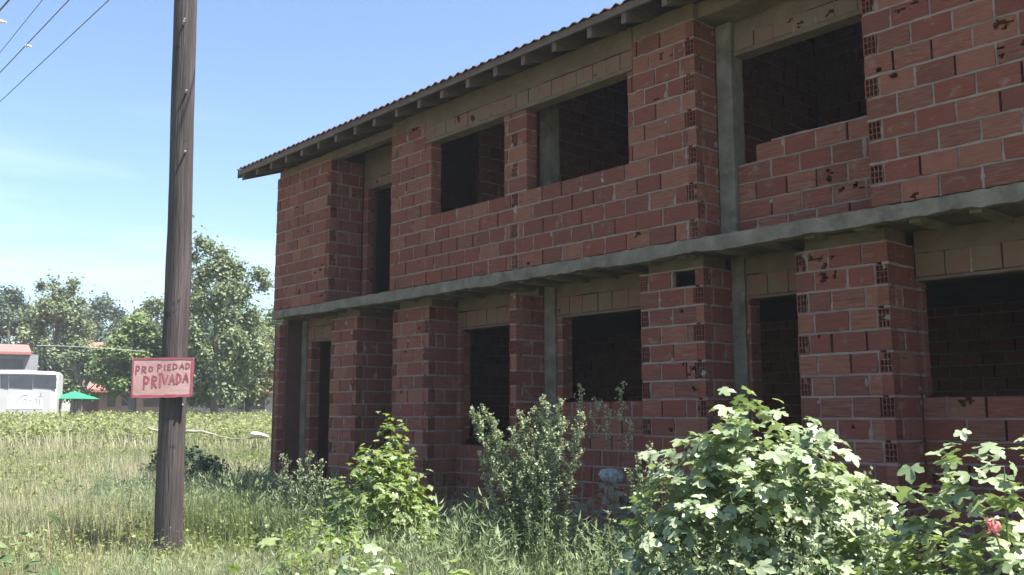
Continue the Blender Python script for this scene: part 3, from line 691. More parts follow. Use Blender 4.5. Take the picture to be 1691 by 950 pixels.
c0, s = tops([(905, 810, 0), (870, 835, -.2), (935, 850, .2), (845, 860, -.2), (960, 870, .3), (890, 860, 0), (820, 870, -.3), (915, 880, .1)], 7.2)
weed_clump('leafy_weed', 'light green leafy weeds at the foot of the leaning feathery clump', 'weed', c0, s, FG, leafn=170, llen=.08, budn=40, panw=.03)
c0, s = tops([(800, 815, 0), (775, 835, -.2), (820, 840, .2), (760, 860, -.2), (790, 870, 0)], 8.3)
weed_clump('leafy_weed', 'yellow green fine leaved weeds between the pointed bush and the leaning clump', 'weed', c0, s, FG, leafn=200, llen=.08, budn=0)
c0, s = tops([(440, 850, 0), (470, 835, .2), (500, 850, .2), (425, 880, -.2), (520, 880, .3), (460, 880, 0), (545, 862, .3)], 9.0)
weed_clump('leafy_weed', 'yellow green weeds in front of the building corner', 'weed', c0, s, FG, leafn=220, llen=.09, budn=20, panw=.03)
# big leaved plants close to the viewpoint, bottom of the picture
FB = 'broad leaved plants along the bottom edge'
c = G(455, 4.5); bush('pumpkin_vine', 'pale broad leaves on a bare stalk at the bottom, right of the pole', 'plant', c, .22, .22, .80, 48, .07, LOBED, 'vine', FB, nstem=6, clump=3, lower=.3)
c = G(610, 4.6); bush('pumpkin_vine', 'sunlit broad leaves at the bottom below the pointed bush', 'plant', c, .38, .3, .84, 170, .055, LOBED, 'broad', FB, nstem=9, clump=4, lower=.3)
c = G(745, 4.7); bush('pumpkin_vine', 'yellow green broad leaves at the bottom middle of the picture', 'plant', c, .3, .28, .76, 85, .06, LOBED, 'vine', FB, nstem=8, clump=4, lower=.3)
c = G(560, 6.8); bush('pumpkin_vine', 'low leafy plant right in front of the pointed bush', 'plant', c, .5, .4, .80, 230, .05, TRI3, 'vine', FB, nstem=14, clump=5, lower=.3)
c = G(18, 4.8); bush('leafy_sapling', 'sparse dark leaved sapling in the lower left corner', 'sapling', c, .26, .2, 1.15, 84, .058, HEART, 'weed', nstem=7, clump=3, lower=.25, stemm='brownstem')
c = G(90, 5.2); bush('leafy_sapling', 'low round leaved plant beside the sapling at the lower left', 'plant', c, .40, .3, .74, 110, .058, HEART, 'weed', nstem=8, clump=4, lower=.3, stemm='brownstem')
c = G(880, 4.9); bush('pumpkin_vine', 'small leafy plant at the bottom between the middle leaves and the big bush', 'plant', c, .34, .3, .62, 90, .045, TRI3, 'vine', FB, nstem=8, clump=4, lower=.3)
c = G(1000, 5.2); bush('pumpkin_vine', 'dark leafy undergrowth at the bottom left of the biggest bush', 'plant', c, .3, .3, .60, 90, .045, TRI3, 'weed', FB, nstem=8, clump=4, lower=.3)
# dark shrub behind the pole
c = G(300, 20.5); bush('dark_shrub', 'low dark shrub in the grass behind the pole', 'shrub', c, 1.0, .7, .78, 1500, .045, CARD, 'dark', nstem=12, clump=12, lower=.2)
c = G(352, 18.6); bush('dark_shrub', 'small dark bush in the grass just right of the pole', 'shrub', c, .5, .4, .70, 700, .045, CARD, 'dark', nstem=8, clump=12, lower=.2)

# ------------------------------------------------------------------ pole, sign, wires
PD = 10.9
M['pole'] = mat('weathered_pole_wood', [(.034, .028, .028), (.062, .050, .050), (.105, .086, .083)], 12, .9, 1., 30, var=False, stretch=(1.6, 1.6, .1), dirt=(.035, .028, .03), dscale=6, dlo=.62, dhi=.68)
pb = P(279, 900, PD); g = G(279, PD); base = np.array([g[0], g[1], -.1])
pole = empty('utility_pole', (g[0], g[1], 0), 'weathered wooden utility pole standing in the field grass', 'utility pole')
prof = [(278, 903), (280, 820), (283, 740), (286, 660), (288, 590), (292, 520), (295, 450), (297, 380), (299, 300), (301, 200), (304, 100), (307, 0), (309, -90), (313, -260)]
halfw = [21.5, 21, 20.3, 20, 19.6, 19.3, 19.5, 18.2, 17.6, 17.4, 17.2, 17, 16.6, 16]
pts = [base]; rad = [.165]
for (x, y), hw in zip(prof, halfw):
    d = ray(x, y); t = PD*math.cos(math.atan((279-845.5)/1564))/(d@_v); q = CAM+d*t
    pts.append(q); rad.append(hw/F*t*F/math.sqrt(1+0)/1.0*1.0 if False else hw*t*1.06)
pts[1][2] = max(pts[1][2], .02)
# resample
fine = []; fr = []
for i in range(len(pts)-1):
    n = 3
    for j in range(n): fine.append(pts[i]*(1-j/n)+pts[i+1]*(j/n)); fr.append(rad[i]*(1-j/n)+rad[i+1]*(j/n))
fine.append(pts[-1]); fr.append(rad[-1])
mb = MB(); n = 22; vs = []
lob = [1+.025*math.sin(k*2*math.pi/n*3+1)+.012*math.sin(k*2*math.pi/n*7) for k in range(n)]
for i, p in enumerate(fine):
    for k in range(n):
        a = 2*math.pi*k/n; rr = fr[i]*lob[k]*(1+.02*(vnoise(k*.6, i*.8)-.5)); vs.append((p[0]+rr*math.cos(a), p[1]+rr*math.sin(a), p[2]))
mb.add(vs, [(i*n+k, i*n+(k+1) % n, (i+1)*n+(k+1) % n, (i+1)*n+k) for i in range(len(fine)-1) for k in range(n)]+[tuple((len(fine)-1)*n+k for k in range(n))])
mb.build('pole_shaft', M['pole'], pole, True)
M['steel'] = mat('dull_steel', [(.3, .28, .27), (.45, .43, .42)], 10, .5, var=False)
for (x, y) in ((305, 32), (304, 36), (308, 150), (306, 250), (302, 668)):
    q = P(x, y, PD-.2); mb = MB(); d = (CAM-q)*np.array([1, 1, 0]); d /= np.linalg.norm(d)
    mb.tube([q-d*.08, q+d*.02], .011, 6); mb.build('bolt', M['steel'], pole)
# sign board
sc = P(269, 624, PD-.215); nrm = (CAM-sc)*np.array([1, 1, 0]); nrm /= np.linalg.norm(nrm); ang = math.radians(-3)
nrm = np.array([nrm[0]*math.cos(ang)-nrm[1]*math.sin(ang), nrm[0]*math.sin(ang)+nrm[1]*math.cos(ang), 0]); su = np.array([-nrm[1], nrm[0], 0.]); 
mpp = (PD-.2)/1564*1.065          # metres per photo pixel at the sign
def SP(x, y, dz=0.): return sc+su*((x-269)*mpp*.8261)+Z*(-(y-624.5)*mpp*.8805)+nrm*dz
sg = empty('warning_sign', tuple(sc), 'pink hand painted board with red letters PROPIEDAD PRIVADA on the pole', 'sign')
M['pink'] = mat('faded_pink_paint', [(.32, .185, .18), (.40, .25, .24), (.45, .30, .285)], 3, .8, .2, 20, var=False, dirt=(.5, .17, .18), dscale=5, dlo=.62, dhi=.8)
M['redpaint'] = mat('dark_red_brush_paint', [(.20, .045, .06), (.29, .075, .095), (.30, .12, .13)], 8, .7, noise=.6)
M['purplepaint'] = mat('thin_purple_red_paint', [(.20, .06, .08), (.30, .11, .13)], 8, .7, noise=.6)
mb = MB(); cs = [(217, 593), (320, 590.5), (319.5, 655), (218, 658)]; cs = [(a+0, b) for a, b in cs]
fr_ = [SP(x, y, 0) for x, y in cs]; bk_ = [SP(x, y, -.022) for x, y in cs]
mb.add(fr_+bk_, [(3, 2, 1, 0), (4, 5, 6, 7), (0, 1, 5, 4), (1, 2, 6, 5), (2, 3, 7, 6), (3, 0, 4, 7)]); mb.build('sign_board', M['pink'], sg)
def stroke(mb, pl, wpx, dz=.004, var=.5, wob=.25, st=7):
    """a brush stroke as a thin raised ribbon of paint"""
    P2 = []
    for (a, b) in zip(pl[:-1], pl[1:]):
        for k in range(st): P2.append(np.array(a)*(1-k/st)+np.array(b)*(k/st))
    P2.append(np.array(pl[-1], float)); vs = []
    for i, p in enumerate(P2):
        t = P2[min(i+1, len(P2)-1)]-P2[max(0, i-1)]; t = t/(np.linalg.norm(t)+1e-9); nn = np.array([-t[1], t[0]]); hw = wpx/2*random.uniform(1-wob, 1+wob)
        vs += [SP(*(p-nn*hw), dz), SP(*(p+nn*hw), dz), SP(*(p+nn*hw), .001), SP(*(p-nn*hw), .001)]
    fs = []
    for i in range(len(P2)-1):
        a = 4*i; b = a+4; fs += [(a, a+1, b+1, b), (a+1, a+2, b+2, b+1), (a+3, a, b, b+3)]
    fs += [(0, 3, 2, 1), (len(vs)-4, len(vs)-3, len(vs)-2, len(vs)-1)]
    mb.add(vs, fs, 0, var)
mb = MB()
stroke(mb, [(219, 594), (260, 593), (318.5, 592)], 3.0); stroke(mb, [(318, 592), (318, 624), (317.5, 654)], 4.6)
stroke(mb, [(219, 656), (270, 655), (317, 653.5)], 4.6); stroke(mb, [(218.8, 595), (219.2, 625), (219.5, 656)], 2.4)
mb.build('painted_border', M['redpaint'], sg)
def glyph(ch, x, y, w_, h_, sk=0.):
    g_ = {'P': [[(0, 0), (0.02, 1)], [(0, .04), (.7, .08), (.85, .28), (.6, .5), (.05, .52)]], 'R': [[(0, 0), (0, 1)], [(0, .03), (.75, .1), (.8, .3), (.1, .48)], [(.15, .5), (.9, 1)]],
          'O': [[(.45, 0), (.05, .3), (.1, .8), (.5, 1), (.9, .7), (.85, .2), (.45, 0)]], 'I': [[(.4, 0), (.45, 1)]], 'E': [[(.1, 0), (.1, 1)], [(.1, .03), (.8, 0)], [(.1, .5), (.65, .47)], [(.1, 1), (.85, .95)]],
          'D': [[(.05, 0), (.1, 1)], [(.05, .02), (.75, .2), (.85, .65), (.1, 1)]], 'A': [[(.05, 1), (.45, 0), (.9, 1)], [(.2, .62), (.75, .6)]], 'V': [[(0, 0), (.45, 1), (.9, 0)]]}[ch]
    return [[(x+px*w_+sk*(py-.5), y+py*h_) for px, py in s] for s in g_]
mb = MB()
for ch, x, y, w_, h_ in [('P', 224.5, 605, 6.5, 15), ('R', 234.5, 605.5, 8, 11.5), ('O', 245, 606, 7.5, 8), ('P', 260, 602, 6.5, 12), ('I', 269.5, 602.5, 5, 9), ('E', 276, 601.5, 7.5, 9.5), ('D', 285, 600.5, 8.5, 10), ('A', 296, 600, 8.5, 9.5), ('D', 306.5, 599, 7.5, 10.5)]:
    for s in glyph(ch, x, y, w_, h_): stroke(mb, s, 1.9, .0035, random.random(), .3, 3)
mb.build('painted_letters', M['purplepaint'], sg)
mb = MB()
for ch, x, y, w_, h_ in [('P', 238.5, 622, 9, 22), ('R', 252, 621, 8.5, 20), ('I', 262.5, 620, 6, 20), ('V', 268.5, 619, 10, 15.5), ('A', 280, 617.5, 10, 17.5), ('D', 292, 616.5, 8.5, 18), ('A', 302.5, 616, 10, 15.5)]:
    for s in glyph(ch, x, y, w_, h_): stroke(mb, s, 2.7, .004, random.random(), .35, 3)
stroke(mb, [(262, 618), (268, 616.5)], 2.4)
mb.build('painted_letters', M['redpaint'], sg)
# overhead wires
M['wire'] = mat('wire_insulation', [(.10, .11, .14), (.14, .15, .18)], 3, .6, var=False)
WL = ['thick dark wire in the very top left corner of the sky', 'thin faint overhead wire, second from the left corner', 'overhead wire carrying a small white clip in the upper left sky', 'lowest overhead wire crossing the upper left sky']
def hit(x, y, z): d = ray(x, y); return CAM+d*((z-CAM[2])/d[2])
for lab, (a, b), z, rr in zip(WL, [((0, 17), (15, 0)), ((0, 87), (70, 0)), ((0, 120), (114, 0)), ((0, 168), (180, 0))], (8.2, 8.6, 8.2, 8.2), (.016, .007, .010, .009)):
    A, Bq = hit(*a, z), hit(*b, z); d = (Bq-A); mb = MB(); T = np.linspace(-2.2, 3.5, 24) if np.linalg.norm(d) > 1.5 else np.linspace(-14, 16, 24)
    mb.tube([A+d*t for t in T], rr, 6); tag(mb.build('overhead_wire', M['wire']), lab, 'wire', 'overhead wires in the upper left sky')
M['ceramic'] = mat('white_ceramic', [(.75, .75, .72), (.8, .8, .78)], 3, .3, var=False)
for (x, y, lab) in ((44, 76, 'small white clip hanging on the overhead wire'), (2, 36, 'small white clip at the left edge under the thick wire')):
    q = hit(x, y, 8.2); mb = MB(); mb.tube([q+np.array([0, 0, .03]), q, q-RT*.0+np.array([0, 0, -.02])], [.02, .035, .02], 8); mb.tube([q, q+RT*.09+np.array([0, 0, -.01])], [.028, .012], 8)
    tag(mb.build('wire_clip', M['ceramic']), lab, 'wire clip', 'clips on the overhead wires')

# ------------------------------------------------------------------ things lying in the field
M['deadwood'] = mat('bleached_dead_wood', [(.25, .22, .18), (.40, .36, .31)], 6, .8, noise=.6)
g0 = P(300, 712, 27); fb = empty('fallen_branch', (g0[0], g0[1], g0[2]-.3), 'bleached fallen branch lying on the grass behind the pole', 'branch')
mb = MB(); mb.tube([P(243, 706, 27), P(251, 709.5, 27), P(258, 711, 27), P(268, 715.5, 27.1), P(275, 716, 27.2), P(290, 713.5, 27), P(300, 714.5, 27), P(311, 712, 26.9), P(322, 713, 26.8), P(334, 712.5, 26.7), P(345, 716, 26.6), P(354, 717, 26.5), P(364, 722, 26.5)], [.015, .03, .028, .04, .05, .042, .05, .042, .04, .03, .032, .02, .01], 7)
mb.build('branch', M['deadwood'], fb)
mb = MB(); mb.tube([P(352, 718, 26.5), P(385, 725, 26.3), P(412, 724, 26), P(438, 722, 26)], [.01, .018, .018, .012], 6); mb.build('twig', M['deadwood'], fb)
M['plastic'] = mat('white_plastic_sheet', [(.66, .66, .66), (.8, .8, .8)], 5, .5, var=False)
def crumple(name, lab, cat, pts2, r, th, m, marks=False):
    cx_ = sum(p[0] for p in pts2)/len(pts2); cy_ = sum(p[1] for p in pts2)/len(pts2); c_ = P(cx_, cy_, r); mb = MB(); n = len(pts2); vs = []
    for s, dr in ((.35, -th), (.75, -th*.7), (1., 0), (.8, th*.8)):
        for (x, y) in pts2: vs.append(P(cx_+(x-cx_)*s+jit(1), cy_+(y-cy_)*s+jit(1), r+dr+jit(th*.3)))
    fs = [(l*n+k, l*n+(k+1) % n, (l+1)*n+(k+1) % n, (l+1)*n+k) for l in range(3) for k in range(n)]+[tuple(range(n))[::-1], tuple(3*n+k for k in range(n))]
    mb.add(vs, fs); o = mb.build(name, m, None, True); tag(o, lab, cat); return o
crumple('plastic_sheet', 'crumpled white plastic sheet in the grass beside the building corner', 'plastic sheet', [(411, 716), (418, 712.5), (430, 714), (442, 719), (446, 723), (436, 722), (424, 720.5), (414, 719)], 26, .18, M['plastic'])
rb = MB(); hc = P(1010, 787, 10.35); hx, hy = hc[0], hc[1]-.02
for _ in range(420):
    a = random.uniform(0, 6.283); q = random.random(); h = (hc[2]-.10)*(1-q)**.9*random.uniform(.55, 1); x = hx+.75*q*math.cos(a); y = hy+.55*q*math.sin(a)
    M3 = Matrix.Rotation(random.uniform(0, 6), 3, 'Z') @ Matrix.Rotation(random.uniform(-.8, .8), 3, 'X'); sx_, sy_, sz_ = random.uniform(.03, .14), random.uniform(.03, .08), random.uniform(.02, .07)
    vs = [np.array(M3 @ Vector((i*sx_*random.uniform(.7, 1), j*sy_, k_*sz_*random.uniform(.7, 1))))+np.array([x, y, h+.02]) for k_ in (-1, 1) for i, j in ((-1, -1), (1, -1), (1, 1), (-1, 1))]
    rb.add(vs, [(0, 3, 2, 1), (4, 5, 6, 7), (0, 1, 5, 4), (1, 2, 6, 5), (2, 3, 7, 6), (3, 0, 4, 7)], 0 if random.random() < .7 else 1, random.random())
tag(rb.build('rubble', [M['brick'], M['concrete']]), 'heap of broken brick in the shade at the wall base', 'rubble', kind='stuff')
M['sack'] = mat('pale_printed_sack', [(.26, .27, .265), (.36, .365, .355)], 5, .7, var=False, dirt=(.16, .20, .22), dscale=26, dlo=.50, dhi=.56)
crumple('cement_sack', 'pale crumpled sack lying at the wall behind the tall weeds', 'sack', [(988, 782), (993, 775), (1008, 773), (1026, 776), (1034, 786), (1030, 797), (1012, 801), (996, 797)], 10.4, .09, M['sack'])

# ------------------------------------------------------------------ background
def quad_wall(mb, a, b, z0, z1, th=.2, m=0):
    """upright slab between ground points a and b"""
    a = np.array([a[0], a[1], 0.]); b = np.array([b[0], b[1], 0.]); d = (b-a)/np.linalg.norm(b-a); n_ = np.array([-d[1], d[0], 0])
    if n_@(CAM-a) > 0: n_ = -n_
    q = [p+Z*z+n_*o for z in (z0, z1) for p, o in ((a, 0), (b, 0), (b, th), (a, th))]
    mb.add(q, [(0, 3, 2, 1), (4, 5, 6, 7), (0, 1, 5, 4), (1, 2, 6, 5), (2, 3, 7, 6), (3, 0, 4, 7)], m, random.random())
def zat(x, y, r): return P(x, y, r)[2]
M['render'] = mat('grey_white_render', [(.24, .24, .26), (.31, .31, .33)], 3, .9, var=False)
M['cream'] = mat('cream_render', [(.36, .33, .28), (.44, .41, .35)], 3, .9, var=False)
M['salmon'] = mat('salmon_render', [(.30, .19, .155), (.38, .26, .21)], 2, .9, var=False)
M['rtile'] = mat('red_roof_tile', [(.30, .10, .085), (.38, .15, .13), (.34, .16, .14)], 9, .8, .5, 20, var=False)
M['glass'] = mat('dark_window', [(.03, .035, .045), (.05, .055, .07)], 3, .15, var=False, spec=.6)
M['frame'] = mat('dark_frame', [(.08, .06, .05), (.12, .1, .08)], 3, .6, var=False)
def house(name, label, cat, x0, x1, r, yt, mw, wins, roof, depth=6., tilt=0.):
    """walls between picture columns x0..x1 at distance r; roof=(xa, xb, eave y, ridge y, material)"""
    a, b = G(x0, r+tilt), G(x1, r); r_ = empty(name, (a[0], a[1], .9), label, cat); mb = MB(); z1 = zat((x0+x1)/2, yt, r)
    d = np.array([b[0]-a[0], b[1]-a[1]]); d /= np.linalg.norm(d); nn = np.array([-d[1], d[0]])
    if nn@(CAM[:2]-np.array(a)) > 0: nn = -nn
    a2, b2 = np.array(a)+nn*depth, np.array(b)+nn*depth; quad_wall(mb, a, b, .5, z1); quad_wall(mb, a2, b2, .5, z1)
    for p, q in ((a, a2), (b, b2)): quad_wall(mb, p, q, .5, z1-.003)
    mb.build('wall', mw, r_)
    for (xa, xb, ya, yb, kind) in wins:
        m1 = MB(); pa, pb = np.array(G(xa, r)), np.array(G(xb, r)); o = -nn*.06
        quad_wall(m1, pa+o, pb+o, zat(xa, yb, r), zat(xa, ya, r), .05); m1.build(kind, M['glass'] if kind == 'window' else M['frame'], r_)
    if roof:
        xa, xb, ye, yr, mm = roof; pa, pb = np.array(G(xa, r))-nn*.5, np.array(G(xb, r))-nn*.5; ze, zr = zat(xa, ye, r), zat(xa, yr, r); pc, pd = pa+nn*(depth+1), pb+nn*(depth+1); ra, rb = pa+nn*(depth+1)/2, pb+nn*(depth+1)/2
        vs = [(*pa, ze), (*pb, ze), (*rb, zr), (*ra, zr), (*pc, ze), (*pd, ze)]; vs += [(x, y, z+.14) for x, y, z in vs]
        m2 = MB(); m2.add(vs, [(0, 3, 2, 1), (3, 4, 5, 2), (6, 7, 8, 9), (9, 8, 11, 10), (0, 1, 7, 6), (4, 10, 11, 5), (1, 2, 8, 7), (2, 5, 11, 8), (0, 6, 9, 3), (3, 9, 10, 4), (0, 4, 3), (1, 2, 5)]); m2.build('roof', mm, r_)
    return r_
house('house', 'grey white house with a red tiled roof behind the bus', 'house', -150, 50, 56, 583, M['render'], [(-20, 32, 592, 612, 'window'), (-90, -50, 592, 612, 'window')], (-160, 44, 581, 561, M['rtile']))
h = house('house', 'salmon two storey house half hidden behind the round tree', 'house', 128, 168, 60, 575, M['salmon'], [(139, 144, 606, 632, 'window'), (155, 166, 610, 626, 'window')], (122, 176, 574, 562, M['rtile']))
h = house('house', 'low salmon building with a red tiled porch roof left of the pole', 'house', 168, 300, 57, 648, M['salmon'], [(176, 190, 652, 672, 'door'), (200, 216, 652, 670, 'window'), (236, 262, 650, 672, 'door')], (140, 302, 648, 634, M['rtile']), 5)
h = house('house', 'low cream house with a shuttered window right of the pole', 'house', 304, 408, 58, 650, M['cream'], [(341, 371, 654, 674, 'window'), (392, 407, 658, 676, 'door')], (300, 412, 649, 641, M['cream']), 5)
h = house('garage', 'cream garage with dark opening and sloping roof by the building corner', 'garage', 408, 470, 57, 650, M['cream'], [(412, 437, 653, 676, 'door')], (404, 480, 650, 632, M['rtile']), 5)  # the opening is a dark panel, its inner shade put into the colour
# bus
bus = empty('bus', (*G(-40, 50), .95), 'white and grey coach with a dark window band and a white emblem', 'bus')
M['busgrey'] = mat('bus_silver_paint', [(.46, .45, .45), (.50, .49, .49)], 1, .35, var=False); M['buswhite'] = mat('bus_white_paint', [(.78, .78, .78), (.8, .8, .8)], 1, .35, var=False)
br = 50.; ba, bb = np.array(G(-245, br+1.5)), np.array(G(92, br)); bd_ = (bb-ba)/np.linalg.norm(bb-ba); bn = np.array([-bd_[1], bd_[0]])
if bn@(CAM[:2]-ba) > 0: bn = -bn
BLN = np.linalg.norm(bb-ba); BZ0 = .95; BZ1 = zat(50, 612, br)
prof_ = [(0, BZ0+.3), (0, BZ0+1.3), (.02, BZ1-.35), (.06, BZ1-.14), (.2, BZ1-.02), (.5, BZ1), (2.0, BZ1), (2.3, BZ1-.02), (2.44, BZ1-.14), (2.48, BZ1-.35), (2.5, BZ0+1.3), (2.5, BZ0+.3)]
mb = MB(); secs = [(0, .10), (.06, .03), (.2, 0), (BLN-.3, 0), (BLN-.1, .03), (BLN, .12)]; vs = []
for s, ins in secs:
    for (o, z) in prof_:
        oc = 1.25+(o-1.25)*(1-ins/1.25); zc = z-(ins if z > BZ1-.5 else 0); p = ba+bd_*s+bn*oc; vs.append((*p, zc))
n = len(prof_); mb.add(vs, [(i*n+k, (i+1)*n+k, (i+1)*n+(k+1) % n, i*n+(k+1) % n) for i in range(len(secs)-1) for k in range(n)]+[tuple(range(n)), tuple((len(secs)-1)*n+k for k in range(n))[::-1]])
body = mb.build('body', M['busgrey'], bus)
def bp(x, y, o=-.012):   # point on the bus side from picture position
    d = ray(x, y); q0 = np.array([*ba, 0]); nn = np.array([*bn, 0]); t = ((q0-CAM)@nn+o)/(d@nn); return CAM+d*t
def decal(mb, pl, th=.012, m=0, off=-.012):
    f_ = [bp(x, y, off) for x, y in pl]; b_ = [bp(x, y, off+th) for x, y in pl]; n = len(pl)
    mb.add(f_+b_, [tuple(range(n)), tuple(range(n, 2*n))[::-1]]+[(k, k+n, (k+1) % n+n, (k+1) % n) for k in range(n)], m)
for (xa, xb) in ((-235, -180), (-177, -125), (-122, -60), (-57, -2), (1, 14), (15.5, 54), (55.5, 93)):
    mb = MB(); decal(mb, [(xa, 618.5+(0 if xa < 14 else .6)), (xb, 619), (xb, 642.5), (xa, 640)]); mb.build('window', M['glass'], bus)
mb = MB(); decal(mb, [(-243, 610.5), (40, 611), (98, 615), (99, 618), (40, 617), (-243, 616.5)], .02, 0, -.015); mb.build('roof_edge', M['buswhite'], bus)
mb = MB(); el = [(41+29*math.cos(a), 663+(-18*math.sin(a))) for a in np.linspace(0, math.pi, 18)]; decal(mb, el+[(12, 674), (70, 674)][::1][::-1] if False else el+[(10, 676), (70, 676)], .01); em = mb.build('emblem', M['buswhite'], bus)
M['emgrey'] = mat('emblem_grey_script', [(.30, .29, .33), (.36, .35, .38)], 1, .5, var=False)
mb = MB()
def bstroke(pl, w_):
    for (a, b) in zip(pl[:-1], pl[1:]):
        a = np.array(a, float); b = np.array(b, float); t = (b-a)/np.linalg.norm(b-a); nn = np.array([-t[1], t[0]])*w_/2
        decal(mb, [tuple(a-nn), tuple(b-nn), tuple(b+nn), tuple(a+nn)], .006, 0, -.021-random.random()*.004)
bstroke([(47, 652), (40, 652), (33, 656), (29, 662), (28, 669)], 1.3); bstroke([(36, 668), (39, 660), (43, 659), (41, 667)], 1.1); bstroke([(46, 668), (49, 660), (52, 661)], 1.1)
bstroke([(55, 668), (58, 659), (61, 660), (60, 668)], 1.1); bstroke([(68, 648), (66, 658), (65, 669)], 1.4); bstroke([(62, 654), (70, 655)], 1.1)
mb.build('script', M['emgrey'], em)
M['rubber'] = mat('tyre_rubber', [(.02, .02, .02), (.03, .03, .03)], 3, .8, var=False)
for s in (2.4, BLN-3.0):
    for o in (.02, 2.2):
        mb = MB(); c_ = np.array([*(ba+bd_*s+bn*o), BZ0+.5]); mb.tube([c_, c_+np.array([*bn, 0])*.28], .5, 18); tyre = mb.build('wheel', M['rubber'], bus)
# green umbrella
r_ = 52.; uc = np.array([*G(122, r_), 0.]); ub = empty('patio_umbrella', (uc[0], uc[1], .9), 'green patio umbrella beside the bus', 'umbrella')
mb = MB(); vs = [(uc[0], uc[1], zat(122, 646, r_))]
for k in range(8):
    a = 2*math.pi*k/8; vs.append((uc[0]+1.25*math.cos(a), uc[1]+1.25*math.sin(a), zat(122, 659, r_)))
vs.append((uc[0], uc[1], zat(122, 649, r_)-.05)); mb.add(vs, [(0, 1+k, 1+(k+1) % 8) for k in range(8)]+[(9, 1+(k+1) % 8, 1+k) for k in range(8)])
mb.build('canopy', mat('green_canvas', [(.015, .20, .10), (.03, .25, .13)], 3, .8, var=False), ub); mb = MB(); mb.tube([(uc[0], uc[1], .9), (uc[0], uc[1], vs[0][2]-.05)], .03, 8); mb.build('pole', M['frame'], ub)

# trees
M['tl1'] = mat('silvery_poplar_leaf', [(.09, .125, .055), (.15, .195, .085), (.22, .26, .13), (.31, .34, .21)], .6, .6, trans=.3, noise=.25, spec=.5)
M['tl2'] = mat('green_plane_leaf', [(.08, .135, .045), (.14, .205, .065), (.21, .27, .10), (.29, .33, .16)], .6, .6, trans=.35, noise=.25, spec=.45)
M['tl3'] = mat('dark_conifer_leaf', [(.05, .075, .045), (.08, .115, .065), (.12, .155, .09)], .6, .7, trans=.15, noise=.25)
M['tl4'] = mat('yellowish_leaf', [(.10, .12, .035), (.18, .19, .06), (.26, .23, .10)], .6, .6, trans=.35, noise=.3)
def tree(name, label, x, r, ytop, ybot, wpx, m, n=9000, leaf=.17, clumps=34, cr=.15, spike=0., lobes=(), cat='tree', group=None):
    n = int(n*3.0); clumps = int(clumps*2.2); leaf *= .72; cr *= .74; ybot += 12
    g = G(x, r); z0 = float(gz(*g)); zt, zb = zat(x, ytop, r), zat(x, ybot, r); Wd = wpx*r/1564/2; Hh = zt-zb; c = np.array([g[0], g[1], z0])
    o = empty(name, tuple(c), label, cat, group); mb = MB()
    mb.tube([c-Z*.2, c+Z*(zb-z0)*.6+RT*.05, c+Z*(zb-z0+Hh*.35), c+Z*(zb-z0+Hh*.8)], [.22, .18, .13, .04], 9)
    cen = []
    for i in range(clumps):
        u = rng.uniform(0, 1); a = rng.uniform(0, 2*math.pi); prof = (math.sin(math.pi*min(1, (u*.92+.1))**.8))**.6; rr = Wd*prof*math.sqrt(rng.uniform(.15, 1))
        cen.append((math.cos(a)*rr, math.sin(a)*rr, zb-z0+Hh*(u*.93+.02)))
    for (dx, yy, s) in lobes: cen.append((RT[0]*dx*r/1564, RT[1]*dx*r/1564, zat(x, yy, r)-z0))
    cen = np.array(cen)
    for q in cen[rng.choice(len(cen), min(16, len(cen)), replace=False)]:
        s = np.array([0, 0, max(.5, q[2]*.55)]); mb.tube([c+s, c+s*.5+q*.5+Z*.05*Hh*0, c+q], [.07, .045, .015], 5)
    mb.build('trunk', V_['bark'], o)
    k = n; ci = rng.integers(0, len(cen), k); rad_ = (Wd+Hh*.5)*cr*rng.uniform(.65, 1.25, len(cen))
    d = rng.normal(size=(k, 3)); d /= np.linalg.norm(d, axis=1, keepdims=True); rr = rad_[ci]*np.abs(rng.normal(0, .62, k)+.25); far = rng.random(k) < .10; rr[far] *= 1.5
    off = d*rr[:, None]*np.array([1, 1, .75+spike]); pos = cen[ci]+off; pos[:, 2] = np.maximum(pos[:, 2], .3)
    nr = d*.6+np.array([0, 0, .7])+rng.normal(size=(k, 3))*.5
    R = rotz_tilt(nr, k)*(leaf*rng.uniform(.6, 1.35, k))[:, None, None]; tm = TM()
    cv = rng.normal(0, .1, len(cen)); tm.scatter(*CARD, R, pos+c, np.clip(.45+cv[ci]+rng.normal(0, .2, k), 0, 1)); tm.build('crown', M[m], o); return o
TG = 'trees beyond the field'
tree('poplar_tree', 'tallest silvery poplar with an uneven crown right behind the pole', 352, 44, 415, 652, 150, 'tl1', 13000, .17, 46, .12, .2, lobes=[(-32, 400, 1), (-20, 408, 1), (5, 418, 1), (30, 445, 1), (62, 452, 1), (75, 470, 1), (-45, 425, 1), (45, 480, 1), (70, 455, 1)], group=TG)
tree('plane_tree', 'round light green tree between the bus and the pole', 216, 46, 520, 634, 108, 'tl2', 10000, .17, 36, .14, group=TG)
tree('poplar_tree', 'grey green tree with spiky top behind the right end of the bus', 84, 61, 478, 625, 112, 'tl1', 10000, .19, 40, .13, .3, lobes=[(-28, 472, 1), (-8, 470, 1), (18, 478, 1), (22, 466, 1), (35, 500, 1)], group=TG)
tree('poplar_tree', 'small grey green tree just right of the bus before the salmon house', 128, 55, 566, 642, 62, 'tl1', 4500, .17, 18, .2, group=TG)
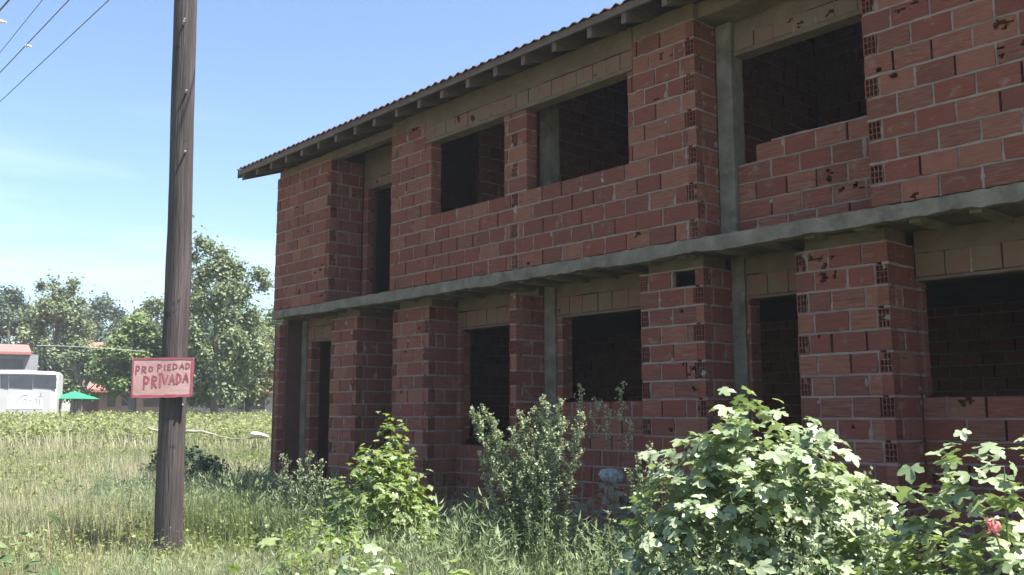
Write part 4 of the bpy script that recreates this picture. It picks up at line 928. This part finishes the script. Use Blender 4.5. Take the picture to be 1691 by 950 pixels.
tree('pine_tree', 'dark tree at the far left edge above the red roof', 5, 78, 478, 600, 100, 'tl3', 9000, .26, 30, .17, group=TG)
tree('pine_tree', 'dark rounded distant tree rising between the spiky and the round tree', 160, 88, 492, 620, 95, 'tl3', 9000, .28, 26, .18, group=TG)
tree('plane_tree', 'olive tree directly left of the pole behind the round tree', 250, 66, 487, 640, 90, 'tl1', 9000, .22, 30, .15, group=TG)
tree('plane_tree', 'yellow green tree by the building corner over the low cream house', 408, 50, 520, 650, 110, 'tl4', 9000, .18, 34, .14, group=TG)
tree('plane_tree', 'broad low green tree over the roof of the cream house', 352, 49, 560, 652, 110, 'tl2', 8000, .18, 30, .15, group=TG)
tree('plane_tree', 'green tree peeking past the left corner of the brick building', 455, 62, 505, 650, 110, 'tl2', 8000, .22, 30, .15, group=TG)
tree('pine_tree', 'dark low distant trees behind the salmon house', 118, 92, 520, 640, 80, 'tl3', 6000, .3, 22, .2, group=TG)
tree('plane_tree', 'dark green tree filling behind the tallest poplar', 318, 70, 520, 650, 120, 'tl3', 8000, .26, 30, .16, group=TG)
mb = MB(); mb.tube([P(60, 571, 40), P(90, 571, 40), P(130, 573, 40), P(185, 576, 40), P(240, 581, 40)], .012, 5); tag(mb.build('street_cable', mat('pale_cable', [(.3, .3, .29), (.36, .36, .35)], 2, .6, var=False)), 'thin pale cable stretched in front of the distant trees', 'cable')
M['fence'] = mat('dark_gate', [(.05, .04, .04), (.09, .07, .06)], 3, .7, var=False)

# ------------------------------------------------------------------ summer air
m = bpy.data.materials.new('air'); m.use_nodes = True; t = m.node_tree; t.nodes.clear(); o_ = N(t, 'ShaderNodeOutputMaterial'); v_ = N(t, 'ShaderNodeVolumePrincipled')
v_.inputs['Color'].default_value = (.86, .93, 1, 1); v_.inputs['Density'].default_value = .0009; t.links.new(v_.outputs[0], o_.inputs['Volume'])
mb = MB(); mb.box(-110, 40, -60, 75, -1.1, 17); hz = mb.build('haze', m); tag(hz, 'thin summer haze over the field', 'haze', kind='stuff')
